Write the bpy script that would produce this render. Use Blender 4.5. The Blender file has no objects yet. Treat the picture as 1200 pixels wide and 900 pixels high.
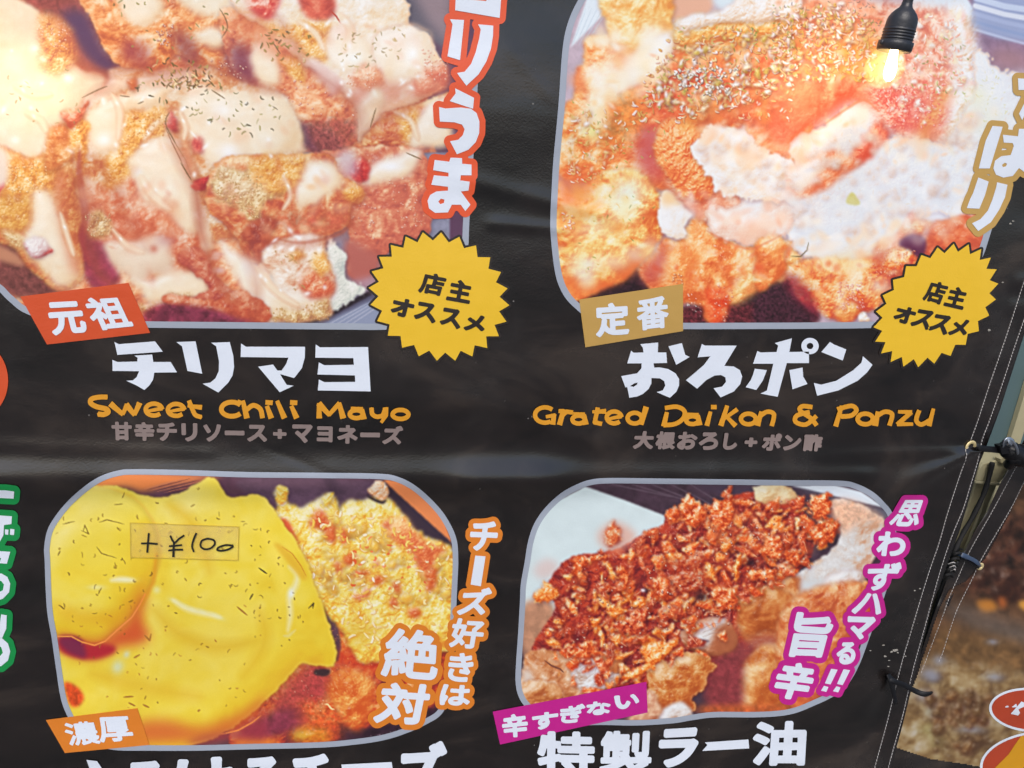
import bpy, math, random
import numpy as np
from mathutils import Matrix, Vector
from mathutils.geometry import delaunay_2d_cdt
random.seed(5)
sc = bpy.context.scene
# ---------------------------------------------------------------- camera
# The wall is the plane y = 0 (x to the right, z up); the phone looks slightly down and to the right at the banner.
FOC = 870.0                                     # focal length in drawing units (the artwork was measured on a 1200 x 900 grid)
vdn = np.array([-300., 2950., 870.]); vdn /= np.linalg.norm(vdn)      # "down" seen from the camera (x right, y down, z ahead)
hrt = np.array([2800., 28., 870.]); hrt -= vdn*hrt.dot(vdn); hrt /= np.linalg.norm(hrt)
zup = -vdn; yin = np.cross(zup, hrt)
RW = np.stack([hrt, yin, zup])                  # rows: world axes in camera coordinates -> world = RW @ cam
CAM = np.array([-0.12, -0.86, 1.62])
cam_data = bpy.data.cameras.new('camera'); cam = bpy.data.objects.new('camera', cam_data); sc.collection.objects.link(cam)
right, down, fwd = RW[:, 0], RW[:, 1], RW[:, 2]
cam.matrix_world = Matrix(((right[0], -down[0], -fwd[0], CAM[0]), (right[1], -down[1], -fwd[1], CAM[1]),
                           (right[2], -down[2], -fwd[2], CAM[2]), (0, 0, 0, 1)))
cam_data.sensor_fit = 'HORIZONTAL'; cam_data.sensor_width = 36.0; cam_data.lens = 36.0*FOC/1200.0
cam_data.clip_start = 0.01; cam_data.clip_end = 3000
sc.camera = cam
# ---------------------------------------------------------------- sky, sun, exposure
SUN_EL, SUN_AZ = math.radians(48), math.radians(205)      # azimuth measured from +y clockwise: behind the camera
world = bpy.data.worlds.new('World'); sc.world = world; world.use_nodes = True
wn = world.node_tree.nodes; wl = world.node_tree.links
sky = wn.new('ShaderNodeTexSky'); sky.sky_type = 'NISHITA'; sky.sun_disc = False
sky.sun_elevation = SUN_EL; sky.sun_rotation = SUN_AZ; sky.air_density = 1.0; sky.dust_density = 3.0; sky.ozone_density = 1.5
bg = wn['Background']; wl.new(sky.outputs[0], bg.inputs[0]); bg.inputs[1].default_value = 0.11
sun_d = bpy.data.lights.new('sun', 'SUN'); sun_d.energy = 1.1; sun_d.angle = math.radians(24); sun_d.color = (1.0, .965, .92)
sun = bpy.data.objects.new('sun', sun_d); sc.collection.objects.link(sun)
sdir = Vector((math.sin(SUN_AZ)*math.cos(SUN_EL), math.cos(SUN_AZ)*math.cos(SUN_EL), math.sin(SUN_EL)))
sun.rotation_euler = sdir.to_track_quat('Z', 'Y').to_euler()
sc.view_settings.view_transform = 'Standard'; sc.view_settings.look = 'None'
sc.view_settings.exposure = 0.6; sc.view_settings.gamma = 1.0; sc.view_settings.use_curve_mapping = False
# ---------------------------------------------------------------- the hanging surface: drawing units <-> world
def plane_pt(q, off=0.):
    """point where the sight line of drawing point q meets the plane `off` metres in front of the wall plane"""
    q = np.atleast_2d(q).astype(float)
    d = np.stack([q[:, 0]-600, q[:, 1]-450, np.full(len(q), FOC)], 1)@RW.T
    t = (-off-CAM[1])/d[:, 1]
    return CAM+d*t[:, None]
def draw_pt(P):
    c = (P-CAM)@RW
    return np.stack([c[:, 0]/c[:, 2]*FOC+600, c[:, 1]/c[:, 2]*FOC+450], 1)
def _vn(x, y, s, seed):
    x = x/s; y = y/s; xi = np.floor(x).astype(int); yi = np.floor(y).astype(int)
    fx = x-xi; fy = y-yi; fx = fx*fx*fx*(fx*(6*fx-15)+10); fy = fy*fy*fy*(fy*(6*fy-15)+10)
    def g(a, b):
        n = (a*374761393+b*668265263+seed*974711) & 0x7fffffff
        n = ((n ^ (n >> 13))*1274126177) & 0x7fffffff
        return ((n ^ (n >> 16)) & 0xffff)/32768.-1
    return (g(xi, yi)*(1-fx)+g(xi+1, yi)*fx)*(1-fy)+(g(xi, yi+1)*(1-fx)+g(xi+1, yi+1)*fx)*fy
# folds: x0,y0, x1,y1, half width at both ends, height in mm; the vinyl is pulled by its ties and sags between them
FOLDS = [(-200,560, 620,560, 22,22, 8.), (560,560, 1010,556, 20,12, 6.5), (1141,527, 985,604, 3.5,26, 9.), (1141,527, 860,540, 3,15, 3.2),
         (560,215, 700,250, 12,9, 1.6), (470,470, 720,440, 26,20, 1.0), (1100,120, 1160,400, 14,16, 1.2), (1043,797, 900,870, 3,18, 1.8),
         (1043,797, 960,900, 3,14, 1.2), (600,60, 640,110, 9,7, .5), (585,262, 652,268, 7,6, 1.6), (560,470, 700,520, 14,10, 1.3), (40,690, 90,800, 9,12, -1.6), (120,880, 430,905, 18,16, 2.0),
         (620,905, 1010,890, 16,14, 2.0), (0,520, 240,530, 9,7, 1.1), (300,520, 500,600, 4,5, -.7), (985,600, 1040,700, 14,14, .9)]
HEM = np.array([(1260,120),(1224,235),(1191.5,332),(1172,392),(1152,450),(1128,521),(1103,600),(1079,676),(1060,739),(1048,780),(1032,845),(1017,900),(985,1010)], float)
def height_main(q):
    x, y = q[:, 0], q[:, 1]; h = np.zeros(len(q))
    for x0, y0, x1, y1, w0, w1, a in FOLDS:
        dx, dy = x1-x0, y1-y0; L = math.hypot(dx, dy); t = ((x-x0)*dx+(y-y0)*dy)/L/L
        d = ((x-x0)*dy-(y-y0)*dx)/L; tc = np.clip(t, 0, 1); w = w0+(w1-w0)*tc
        al = np.hypot(d, (t-tc)*L*.5)
        h += a*.001*np.exp(-(al/w)**2)*(1-.75*tc*tc if w0 < 5 else 1)
    xl = np.interp(y, HEM[:, 1], HEM[:, 0]); d = x-xl                # doubled hem and the puckers along its seams
    h += .0011*np.clip(d/5+.5, 0, 1)*(y > 120)
    h += .0011*_vn(y, x*.25, 15, 8)*(np.exp(-((d-3)/11)**2)+.6*np.exp(-((d-18)/8)**2))
    h += .0022*_vn(x, y*1.7, 190, 1)+.0005*_vn(x+y*.3, y*1.7, 80, 2)+.00008*_vn(x+y*.5, y*2.-x*.2, 24, 3)
    return h
def height_next(q):
    x, y = q[:, 0], q[:, 1]
    h = .006*_vn(x, y, 90, 5)+.0016*_vn(x, y*1.4, 33, 6)
    for x0, y0, x1, y1, w, a in ((1150,664, 1230,650, 8, 3), (1098,712, 1230,740, 8, 3.4), (1085,790, 1200,830, 10, 2)):
        dx, dy = x1-x0, y1-y0; L = math.hypot(dx, dy); t = np.clip(((x-x0)*dx+(y-y0)*dy)/L/L, 0, 1)
        h += a*.001*np.exp(-(np.hypot(x-x0-t*dx, y-y0-t*dy)/w)**2)
    return h
class Surf:
    def __init__(s, base, hf): s.base, s.hf = base, hf
    def at(s, q, lift=0.):
        P = plane_pt(q, s.base); P[:, 1] -= s.hf(q)+lift
        return P
    def on(s, q, lift=0.):
        """surface point seen at drawing position q, raised by `lift` towards the street"""
        q = np.atleast_2d(np.asarray(q, float)); g = q.copy()
        for _ in range(3): g += q-draw_pt(s.at(g, lift))
        return s.at(g, lift)
    def normal(s, q):
        e = 1.5
        a = s.on(q+[e, 0])-s.on(q-[e, 0]); b = s.on(q+[0, e])-s.on(q-[0, e])
        n = np.cross(a, b); n /= np.linalg.norm(n, axis=1)[:, None]
        n[n[:, 1] > 0] *= -1
        return n
MAIN = Surf(0., height_main); NEXT = Surf(-.045, height_next)
# ---------------------------------------------------------------- vector shapes
def A(s, o=(0, 0), k=1.0):
    return np.array([[float(v) for v in p.split(',')] for p in s.split()])*k+np.array(o, float)
def fit_window(loops, pad):
    a = np.concatenate(loops); return a.min(0)-pad, a.max(0)+pad
def sdf_polys(loops, lo, hi, res):
    """signed distance (negative inside, even-odd) on a grid"""
    nx, ny = int((hi[0]-lo[0])/res)+2, int((hi[1]-lo[1])/res)+2
    X, Y = np.meshgrid(lo[0]+np.arange(nx)*res, lo[1]+np.arange(ny)*res)
    D = np.full(X.shape, 1e9); ins = np.zeros(X.shape, bool)
    for p in loops:
        q = np.roll(p, -1, 0)
        for (ax, ay), (bx, by) in zip(p, q):
            dx, dy = bx-ax, by-ay; L = dx*dx+dy*dy
            if L < 1e-9: continue
            t = np.clip(((X-ax)*dx+(Y-ay)*dy)/L, 0, 1)
            np.minimum(D, (X-ax-t*dx)**2+(Y-ay-t*dy)**2, out=D)
            if ay != by: ins ^= ((ay > Y) != (by > Y)) & (X < dx*(Y-ay)/dy+ax)
    D = np.sqrt(D)
    return np.where(ins, -D, D)
def sdf_strokes(strokes, lo, hi, res):
    nx, ny = int((hi[0]-lo[0])/res)+2, int((hi[1]-lo[1])/res)+2
    X, Y = np.meshgrid(lo[0]+np.arange(nx)*res, lo[1]+np.arange(ny)*res)
    D = np.full(X.shape, 1e9)
    for p, r in strokes:
        r = np.broadcast_to(r, (len(p),))
        for i in range(len(p)-1):
            (ax, ay), (bx, by) = p[i], p[i+1]; dx, dy = bx-ax, by-ay; L = dx*dx+dy*dy+1e-9
            t = np.clip(((X-ax)*dx+(Y-ay)*dy)/L, 0, 1)
            d = np.hypot(X-ax-t*dx, Y-ay-t*dy)-(r[i]+(r[i+1]-r[i])*t); Ls = math.sqrt(L)
            if i == 0 or i == len(p)-2:            # square cut ends
                tu = ((X-ax)*dx+(Y-ay)*dy)/L; pr = np.abs((X-ax)*dy-(Y-ay)*dx)/Ls
                if i == 0: d = np.where(tu < 0, np.maximum(pr-r[0], -tu*Ls-r[0]*.35), d)
                if i == len(p)-2: d = np.where(tu > 1, np.maximum(pr-r[-1], (tu-1)*Ls-r[-1]*.35), d)
            np.minimum(D, d, out=D)
    return D
def contours(D, lo, res, level=0.):
    F = D-level; F = np.where(F == 0, 1e-6, F)
    ny, nx = F.shape; S = F < 0
    nxt = {}; P = {}
    def hp(j, i):
        k = ('h', j, i)
        if k not in P:
            t = F[j, i]/(F[j, i]-F[j, i+1]); P[k] = (lo[0]+(i+t)*res, lo[1]+j*res)
        return k
    def vp(j, i):
        k = ('v', j, i)
        if k not in P:
            t = F[j, i]/(F[j, i]-F[j+1, i]); P[k] = (lo[0]+i*res, lo[1]+(j+t)*res)
        return k
    c = S[:-1, :-1].astype(int)+2*S[:-1, 1:]+4*S[1:, 1:]+8*S[1:, :-1]
    seg = {}
    T = {1:'LT',2:'TR',3:'LR',4:'RB',6:'TB',7:'LB',8:'BL',9:'BT',11:'BR',12:'RL',13:'RT',14:'TL',5:'LTRB',10:'TRBL'}
    for j, i in zip(*np.nonzero((c > 0) & (c < 15))):
        s = T[c[j, i]]
        e = {'T': lambda: hp(j, i), 'B': lambda: hp(j+1, i), 'L': lambda: vp(j, i), 'R': lambda: vp(j, i+1)}
        for k in range(0, len(s), 2):
            a, b = e[s[k]](), e[s[k+1]]()
            seg.setdefault(a, []).append(b); seg.setdefault(b, []).append(a)
    loops = []; seen = set()
    for st in seg:
        if st in seen: continue
        lp = [st]; seen.add(st); cur = st
        while True:
            n = [z for z in seg[cur] if z not in seen]
            if not n: break
            cur = n[0]; seen.add(cur); lp.append(cur)
        if len(lp) > 5: loops.append(np.array([P[k] for k in lp]))
    return loops
def rdp(p, eps):
    if len(p) < 3: return p
    keep = np.zeros(len(p), bool); keep[0] = keep[-1] = True; st = [(0, len(p)-1)]
    while st:
        a, b = st.pop()
        if b-a < 2: continue
        d = p[b]-p[a]; L = math.hypot(*d)+1e-9; m = p[a+1:b]-p[a]
        e = np.abs(m[:, 0]*d[1]-m[:, 1]*d[0])/L if L > 1e-6 else np.hypot(m[:, 0], m[:, 1])
        k = int(e.argmax())
        if e[k] > eps: keep[a+1+k] = True; st += [(a, a+1+k), (a+1+k, b)]
    return p[keep]
def simplify(lp, eps=.12):
    k = int(((lp-lp[0])**2).sum(1).argmax())
    a = rdp(lp[:k+1], eps); b = rdp(np.concatenate([lp[k:], lp[:1]]), eps)
    return np.concatenate([a[:-1], b[:-1]])
def grow(loops, r, res=.5):
    """outline of everything within r of the shapes (negative r shrinks)"""
    lo, hi = fit_window(loops, max(r, 0)+2)
    return [simplify(l) for l in contours(sdf_polys(loops, lo, hi, res), lo, res, r)]
def ellipse(cx, cy, rx, ry, n=48, rot=0.):
    t = np.arange(n)/n*2*math.pi; c, s = math.cos(rot), math.sin(rot)
    return np.stack([cx+rx*np.cos(t)*c-ry*np.sin(t)*s, cy+rx*np.cos(t)*s+ry*np.sin(t)*c], 1)
def inside(loops, q):
    m = np.zeros(len(q), bool)
    for p in loops:
        for (ax, ay), (bx, by) in zip(p, np.roll(p, -1, 0)):
            if ay != by: m ^= ((ay > q[:, 1]) != (by > q[:, 1])) & (q[:, 0] < (bx-ax)*(q[:, 1]-ay)/(by-ay)+ax)
    return m
def densify(p, step):
    out = []
    for a, b in zip(p, np.roll(p, -1, 0)):
        n = max(1, int(np.hypot(*(b-a))/step)); out.append(a+(b-a)*(np.arange(n)/n)[:, None])
    return np.concatenate(out)
def triangulate(loops, step=9.):
    loops = [densify(l, step) for l in loops if len(l) > 2]
    V = []; E = []
    for l in loops:
        k = len(V); V += [tuple(v) for v in l]; E += [(k+i, k+(i+1) % len(l)) for i in range(len(l))]
    allp = np.array(V); lo, hi = allp.min(0), allp.max(0)
    if min(hi-lo) > step*1.3:
        X, Y = np.meshgrid(np.arange(lo[0]+step*.5, hi[0], step), np.arange(lo[1]+step*.5, hi[1], step))
        g = np.stack([X.ravel(), Y.ravel()], 1); g = g[inside(loops, g)]
        if len(g):
            dd = np.array([np.min((allp[:, 0]-a)**2+(allp[:, 1]-b)**2) for a, b in g]); V += [tuple(v) for v in g[dd > (step*.35)**2]]
    r = delaunay_2d_cdt([Vector(v) for v in V], E, [], 0, 1e-5)
    v = np.array([tuple(a) for a in r[0]]); f = np.array([tuple(t) for t in r[2]])
    c = v[f].mean(1); f = f[inside(loops, c)]
    # same winding everywhere
    a = v[f]; cr = (a[:, 1, 0]-a[:, 0, 0])*(a[:, 2, 1]-a[:, 0, 1])-(a[:, 1, 1]-a[:, 0, 1])*(a[:, 2, 0]-a[:, 0, 0])
    f[cr > 0] = f[cr > 0][:, ::-1]
    return v, f
# ---------------------------------------------------------------- objects
def link(name, me, mat=None, parent=None, smooth=True):
    o = bpy.data.objects.new(name, me); sc.collection.objects.link(o)
    if mat: me.materials.append(mat)
    if smooth: me.polygons.foreach_set('use_smooth', [True]*len(me.polygons))
    if parent: o.parent = parent
    return o
def mesh_of(name, v, f):
    me = bpy.data.meshes.new(name); v = np.asarray(v, float)
    if isinstance(f, np.ndarray):
        k = f.shape[1]; me.vertices.add(len(v)); me.vertices.foreach_set('co', v.ravel().astype(np.float32))
        me.loops.add(f.size); me.loops.foreach_set('vertex_index', f.ravel().astype(np.int32))
        me.polygons.add(len(f)); me.polygons.foreach_set('loop_start', (np.arange(len(f))*k).astype(np.int32))
        me.update(calc_edges=True); me.validate()
    else:
        me.from_pydata([tuple(a) for a in v], [], [tuple(a) for a in f]); me.update()
    return me
def tag(o, label=None, cat=None, group=None, kind=None):
    for k, x in (('label', label), ('category', cat), ('group', group), ('kind', kind)):
        if x: o[k] = x
    return o
def thing(name, label, cat, loc=(0, 0, 0), group=None):
    o = bpy.data.objects.new(name, None); sc.collection.objects.link(o); o.location = loc; o.empty_display_size = .05
    return tag(o, label, cat, group)
def sheet(name, loops, mat, parent, lift, surf=None, step=9., label=None, holes=True):
    """flat printed shape that follows the hanging vinyl"""
    surf = surf or MAIN
    if isinstance(loops, np.ndarray): loops = [loops]
    v, f = triangulate(loops, step)
    me = mesh_of(name, surf.on(v, lift), f)
    o = link(name, me, mat, parent)
    me.normals_split_custom_set_from_vertices([tuple(n) for n in surf.normal(v)])
    if label: o['label'] = label
    return o
def tube(path, rad, n=10, cap=True):
    """tube mesh along 3-D points; rad scalar or list"""
    path = np.asarray(path, float); m = len(path); rad = np.broadcast_to(rad, (m,))
    t = np.gradient(path, axis=0); t /= np.linalg.norm(t, axis=1)[:, None]+1e-12
    up = np.array([0, -1., .2]); V = []; F = []
    for i in range(m):
        a = np.cross(t[i], up); a /= np.linalg.norm(a)+1e-12; b = np.cross(t[i], a)
        for k in range(n):
            th = 2*math.pi*k/n; V.append(path[i]+rad[i]*(a*math.cos(th)+b*math.sin(th)))
    for i in range(m-1):
        for k in range(n): F.append((i*n+k, i*n+(k+1) % n, (i+1)*n+(k+1) % n, (i+1)*n+k))
    if cap: F.append(tuple(range(n))[::-1]); F.append(tuple(range((m-1)*n, m*n)))
    return V, F
def join(parts):
    V = []; F = []
    for v, f in parts:
        k = len(V); V += [tuple(a) for a in v]; F += [tuple(i+k for i in q) for q in f]
    return V, F
def smooth_path(p, n=6):
    p = np.asarray(p, float); out = []
    m = len(p)
    for i in range(m-1):
        a, b, c, d = p[max(i-1, 0)], p[i], p[i+1], p[min(i+2, m-1)]
        for t in np.arange(n)/n: out.append(.5*((2*b)+(c-a)*t+(2*a-5*b+4*c-d)*t*t+(3*b-a-3*c+d)*t**3))
    out.append(p[-1]); return np.array(out)
def ribbon(path, width, thick, nrm=(0, -1, 0)):
    """flat strap with thickness along a 3-D path; returns verts, faces"""
    path = np.asarray(path, float); m = len(path); width = np.broadcast_to(width, (m,)); nrm = np.asarray(nrm, float)
    t = np.gradient(path, axis=0); t /= np.linalg.norm(t, axis=1)[:, None]+1e-12
    V = []; F = []
    for i in range(m):
        s = np.cross(t[i], nrm); s /= np.linalg.norm(s)+1e-12; u = np.cross(s, t[i])
        w = width[i]*.5; h = thick*.5
        for a, b in ((-w, -h*.4), (-w*.8, -h), (w*.8, -h), (w, -h*.4), (w, h*.4), (w*.8, h), (-w*.8, h), (-w, h*.4)): V.append(path[i]+s*a+u*b)
    for i in range(m-1):
        for k in range(8): F.append((i*8+k, i*8+(k+1) % 8, (i+1)*8+(k+1) % 8, (i+1)*8+k))
    F.append(tuple(range(8))[::-1]); F.append(tuple(range((m-1)*8, m*8)))
    return V, F
def lathe(p0, p1, prof, n=28):
    """turned shape round the axis p0->p1; profile = (distance along axis in m, radius in m)"""
    p0 = np.array(p0, float); ax = np.array(p1, float)-p0; ax /= np.linalg.norm(ax)
    a = np.cross(ax, [0, 1, 0]); a /= np.linalg.norm(a); b = np.cross(ax, a); V = []; F = []
    for s, r in prof:
        for k in range(n):
            th = 2*math.pi*k/n; V.append(p0+ax*s+r*(a*math.cos(th)+b*math.sin(th)))
    m = len(prof)
    for i in range(m-1):
        for k in range(n): F.append((i*n+k, i*n+(k+1) % n, (i+1)*n+(k+1) % n, (i+1)*n+k))
    F.append(tuple(range(n))[::-1]); F.append(tuple(range((m-1)*n, m*n)))
    return V, F
# ---------------------------------------------------------------- materials
def lin(c): 
    c = np.array(c, float)/255.; return tuple(np.where(c <= .04045, c/12.92, ((c+.055)/1.055)**2.4))+(1.,)
def new_mat(name):
    m = bpy.data.materials.new(name); m.use_nodes = True; nt = m.node_tree
    return m, nt, nt.nodes, nt.links, nt.nodes['Principled BSDF']
def nd(N, typ, **k):
    n = N.new(typ)
    for a, b in k.items(): setattr(n, a, b)
    return n
def add_relief(nt, strength=1.):
    """creases, scuffs and the fine scrim weave that all printed vinyl of the banner shares"""
    N, L = nt.nodes, nt.links
    tc = N.new('ShaderNodeTexCoord')
    mp = N.new('ShaderNodeMapping'); mp.inputs['Scale'].default_value = (1, 1, 2.2); L.new(tc.outputs['Object'], mp.inputs[0])
    cr = nd(N, 'ShaderNodeTexNoise'); cr.inputs['Scale'].default_value = 7; cr.inputs['Detail'].default_value = 3; cr.inputs['Roughness'].default_value = .5; cr.inputs['Distortion'].default_value = .35
    L.new(mp.outputs[0], cr.inputs['Vector'])
    wv = nd(N, 'ShaderNodeTexNoise'); wv.inputs['Scale'].default_value = 420; wv.inputs['Detail'].default_value = 1
    L.new(tc.outputs['Object'], wv.inputs['Vector'])
    b1 = N.new('ShaderNodeBump'); b1.inputs['Strength'].default_value = .13*strength; b1.inputs['Distance'].default_value = .006; L.new(cr.outputs[0], b1.inputs['Height'])
    b2 = N.new('ShaderNodeBump'); b2.inputs['Strength'].default_value = .25*strength; b2.inputs['Distance'].default_value = .0006; L.new(wv.outputs[0], b2.inputs['Height']); L.new(b1.outputs[0], b2.inputs['Normal'])
    return tc, b2, cr
def vinyl(name, rgb, rough=.33, var=.08, spec=.7):
    m, nt, N, L, P = new_mat(name)
    tc, b, cr = add_relief(nt)
    n = nd(N, 'ShaderNodeTexNoise'); n.inputs['Scale'].default_value = 60; n.inputs['Detail'].default_value = 6; L.new(tc.outputs['Object'], n.inputs['Vector'])
    r = N.new('ShaderNodeMapRange'); r.inputs[3].default_value = 1-var; r.inputs[4].default_value = 1+var; L.new(n.outputs[0], r.inputs[0])
    mx = nd(N, 'ShaderNodeVectorMath', operation='SCALE'); mx.inputs[0].default_value = lin(rgb)[:3]; L.new(r.outputs[0], mx.inputs['Scale'])
    L.new(mx.outputs[0], P.inputs['Base Color'])
    rr = N.new('ShaderNodeMapRange'); rr.inputs[3].default_value = rough-.08; rr.inputs[4].default_value = rough+.14; L.new(n.outputs[0], rr.inputs[0]); L.new(rr.outputs[0], P.inputs['Roughness'])
    P.inputs['Specular IOR Level'].default_value = spec
    L.new(b.outputs[0], P.inputs['Normal'])
    return m
def print_mat(name):
    m, nt, N, L, P = new_mat(name)
    tc, b, cr = add_relief(nt)
    at = nd(N, 'ShaderNodeAttribute'); at.attribute_name = 'ink'
    n = nd(N, 'ShaderNodeTexNoise'); n.inputs['Scale'].default_value = 900; n.inputs['Detail'].default_value = 2; L.new(tc.outputs['Object'], n.inputs['Vector'])
    r = N.new('ShaderNodeMapRange'); r.inputs[3].default_value = .94; r.inputs[4].default_value = 1.06; L.new(n.outputs[0], r.inputs[0])
    mx = nd(N, 'ShaderNodeVectorMath', operation='SCALE'); L.new(at.outputs['Color'], mx.inputs[0]); L.new(r.outputs[0], mx.inputs['Scale'])
    L.new(mx.outputs[0], P.inputs['Base Color']); P.inputs['Roughness'].default_value = .36
    L.new(b.outputs[0], P.inputs['Normal'])
    return m
def dark_print(name):
    """near-black printed wood-smoke background of the banner with dust, scuffs and light scratches"""
    m, nt, N, L, P = new_mat(name)
    tc, b, cr = add_relief(nt, 1.)
    mp = N.new('ShaderNodeMapping'); mp.inputs['Scale'].default_value = (1.4, 1, 2.6); L.new(tc.outputs['Object'], mp.inputs[0])
    n1 = nd(N, 'ShaderNodeTexNoise'); n1.inputs['Scale'].default_value = 3.5; n1.inputs['Detail'].default_value = 9; n1.inputs['Roughness'].default_value = .62; n1.inputs['Distortion'].default_value = .7
    L.new(mp.outputs[0], n1.inputs['Vector'])
    cr1 = N.new('ShaderNodeValToRGB'); e = cr1.color_ramp.elements
    e[0].position = .34; e[0].color = (.0026, .0018, .0018, 1); e[1].position = .72; e[1].color = (.040, .029, .023, 1)
    k = e.new(.52); k.color = (.0110, .0076, .0070, 1)
    L.new(n1.outputs[0], cr1.inputs[0])
    # dust
    n2 = nd(N, 'ShaderNodeTexNoise'); n2.inputs['Scale'].default_value = 6; n2.inputs['Detail'].default_value = 10; n2.inputs['Roughness'].default_value = .7; L.new(tc.outputs['Object'], n2.inputs['Vector'])
    r2 = N.new('ShaderNodeMapRange'); r2.inputs[1].default_value = .5; r2.inputs[2].default_value = .85; r2.inputs[3].default_value = 0; r2.inputs[4].default_value = .14; L.new(n2.outputs[0], r2.inputs[0])
    mixd = nd(N, 'ShaderNodeMix', data_type='RGBA'); L.new(r2.outputs[0], mixd.inputs[0]); L.new(cr1.outputs[0], mixd.inputs[6]); mixd.inputs[7].default_value = (.13, .12, .115, 1)
    # tiny pale specks
    vo = nd(N, 'ShaderNodeTexVoronoi'); vo.inputs['Scale'].default_value = 55; L.new(tc.outputs['Object'], vo.inputs['Vector'])
    r3 = N.new('ShaderNodeMapRange'); r3.inputs[1].default_value = .075; r3.inputs[2].default_value = .03; L.new(vo.outputs['Distance'], r3.inputs[0])
    n3 = nd(N, 'ShaderNodeTexNoise'); n3.inputs['Scale'].default_value = 11; L.new(tc.outputs['Object'], n3.inputs['Vector'])
    r4 = N.new('ShaderNodeMapRange'); r4.inputs[1].default_value = .52; r4.inputs[2].default_value = .66; L.new(n3.outputs[0], r4.inputs[0])
    mu = nd(N, 'ShaderNodeMath', operation='MULTIPLY'); L.new(r3.outputs[0], mu.inputs[0]); L.new(r4.outputs[0], mu.inputs[1])
    mu2 = nd(N, 'ShaderNodeMath', operation='MULTIPLY'); L.new(mu.outputs[0], mu2.inputs[0]); mu2.inputs[1].default_value = .5
    mixs = nd(N, 'ShaderNodeMix', data_type='RGBA'); L.new(mu2.outputs[0], mixs.inputs[0]); L.new(mixd.outputs[2], mixs.inputs[6]); mixs.inputs[7].default_value = (.4, .38, .36, 1)
    L.new(mixs.outputs[2], P.inputs['Base Color'])
    rr = N.new('ShaderNodeMapRange'); rr.inputs[3].default_value = .17; rr.inputs[4].default_value = .34; L.new(n2.outputs[0], rr.inputs[0]); L.new(rr.outputs[0], P.inputs['Roughness'])
    P.inputs['Specular IOR Level'].default_value = .9
    L.new(b.outputs[0], P.inputs['Normal'])
    return m
def plain(name, rgb, rough=.5, metal=0., var=.15, scale=40, bump=.2, spec=.5):
    m, nt, N, L, P = new_mat(name)
    tc = N.new('ShaderNodeTexCoord')
    n = nd(N, 'ShaderNodeTexNoise'); n.inputs['Scale'].default_value = scale; n.inputs['Detail'].default_value = 6; L.new(tc.outputs['Object'], n.inputs['Vector'])
    r = N.new('ShaderNodeMapRange'); r.inputs[3].default_value = 1-var; r.inputs[4].default_value = 1+var; L.new(n.outputs[0], r.inputs[0])
    mx = nd(N, 'ShaderNodeVectorMath', operation='SCALE'); mx.inputs[0].default_value = lin(rgb)[:3]; L.new(r.outputs[0], mx.inputs['Scale'])
    L.new(mx.outputs[0], P.inputs['Base Color']); P.inputs['Roughness'].default_value = rough; P.inputs['Metallic'].default_value = metal
    P.inputs['Specular IOR Level'].default_value = spec
    b = N.new('ShaderNodeBump'); b.inputs['Strength'].default_value = bump; b.inputs['Distance'].default_value = .0015; L.new(n.outputs[0], b.inputs['Height']); L.new(b.outputs[0], P.inputs['Normal'])
    return m
# ---------------------------------------------------------------- lettering
_gc = {}
def glyph(ch):
    """outline loops of one character of Blender's built-in font, in em units, y down"""
    if ch in _gc: return _gc[ch]
    cu = bpy.data.curves.new('glyph', 'FONT'); cu.body = ch; cu.size = 1.
    o = bpy.data.objects.new('glyph', cu); sc.collection.objects.link(o)
    dg = bpy.context.evaluated_depsgraph_get(); dg.update()
    c = o.evaluated_get(dg).to_curve(dg); loops = []
    for s in c.splines:
        b = s.bezier_points; n = len(b); out = []
        if n:
            for i in range(n):
                p0, p1, p2, p3 = (np.array(z[:2]) for z in (b[i].co, b[i].handle_right, b[(i+1) % n].handle_left, b[(i+1) % n].co))
                st = abs((p3-p0)[0]*(p1-p0)[1]-(p3-p0)[1]*(p1-p0)[0])+abs((p3-p0)[0]*(p2-p0)[1]-(p3-p0)[1]*(p2-p0)[0]) < 1e-5
                for t in ([0.] if st else np.arange(5)/5): out.append((1-t)**3*p0+3*(1-t)**2*t*p1+3*(1-t)*t*t*p2+t**3*p3)
        else: out = [np.array(p.co[:2]) for p in s.points]
        if len(out) > 2: loops.append(np.array(out)*[1, -1])
    o.evaluated_get(dg).to_curve_clear()
    bpy.data.objects.remove(o); bpy.data.curves.remove(cu)
    _gc[ch] = loops
    return loops
def quad_map(u, v, Q):
    """projective map of the unit square onto quad Q (tl, tr, br, bl)"""
    Q = np.asarray(Q, float)
    x, y = Q[:, 0], Q[:, 1]
    dx1, dx2, sx = x[1]-x[2], x[3]-x[2], x[0]-x[1]+x[2]-x[3]
    dy1, dy2, sy = y[1]-y[2], y[3]-y[2], y[0]-y[1]+y[2]-y[3]
    de = dx1*dy2-dx2*dy1; g = (sx*dy2-dx2*sy)/de; h = (dx1*sy-sx*dy1)/de
    a, b, d, e = x[1]-x[0]+g*x[1], x[3]-x[0]+h*x[3], y[1]-y[0]+g*y[1], y[3]-y[0]+h*y[3]
    w = g*u+h*v+1
    return np.stack([(a*u+b*v+x[0])/w, (d*u+e*v+y[0])/w], 1)
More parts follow.
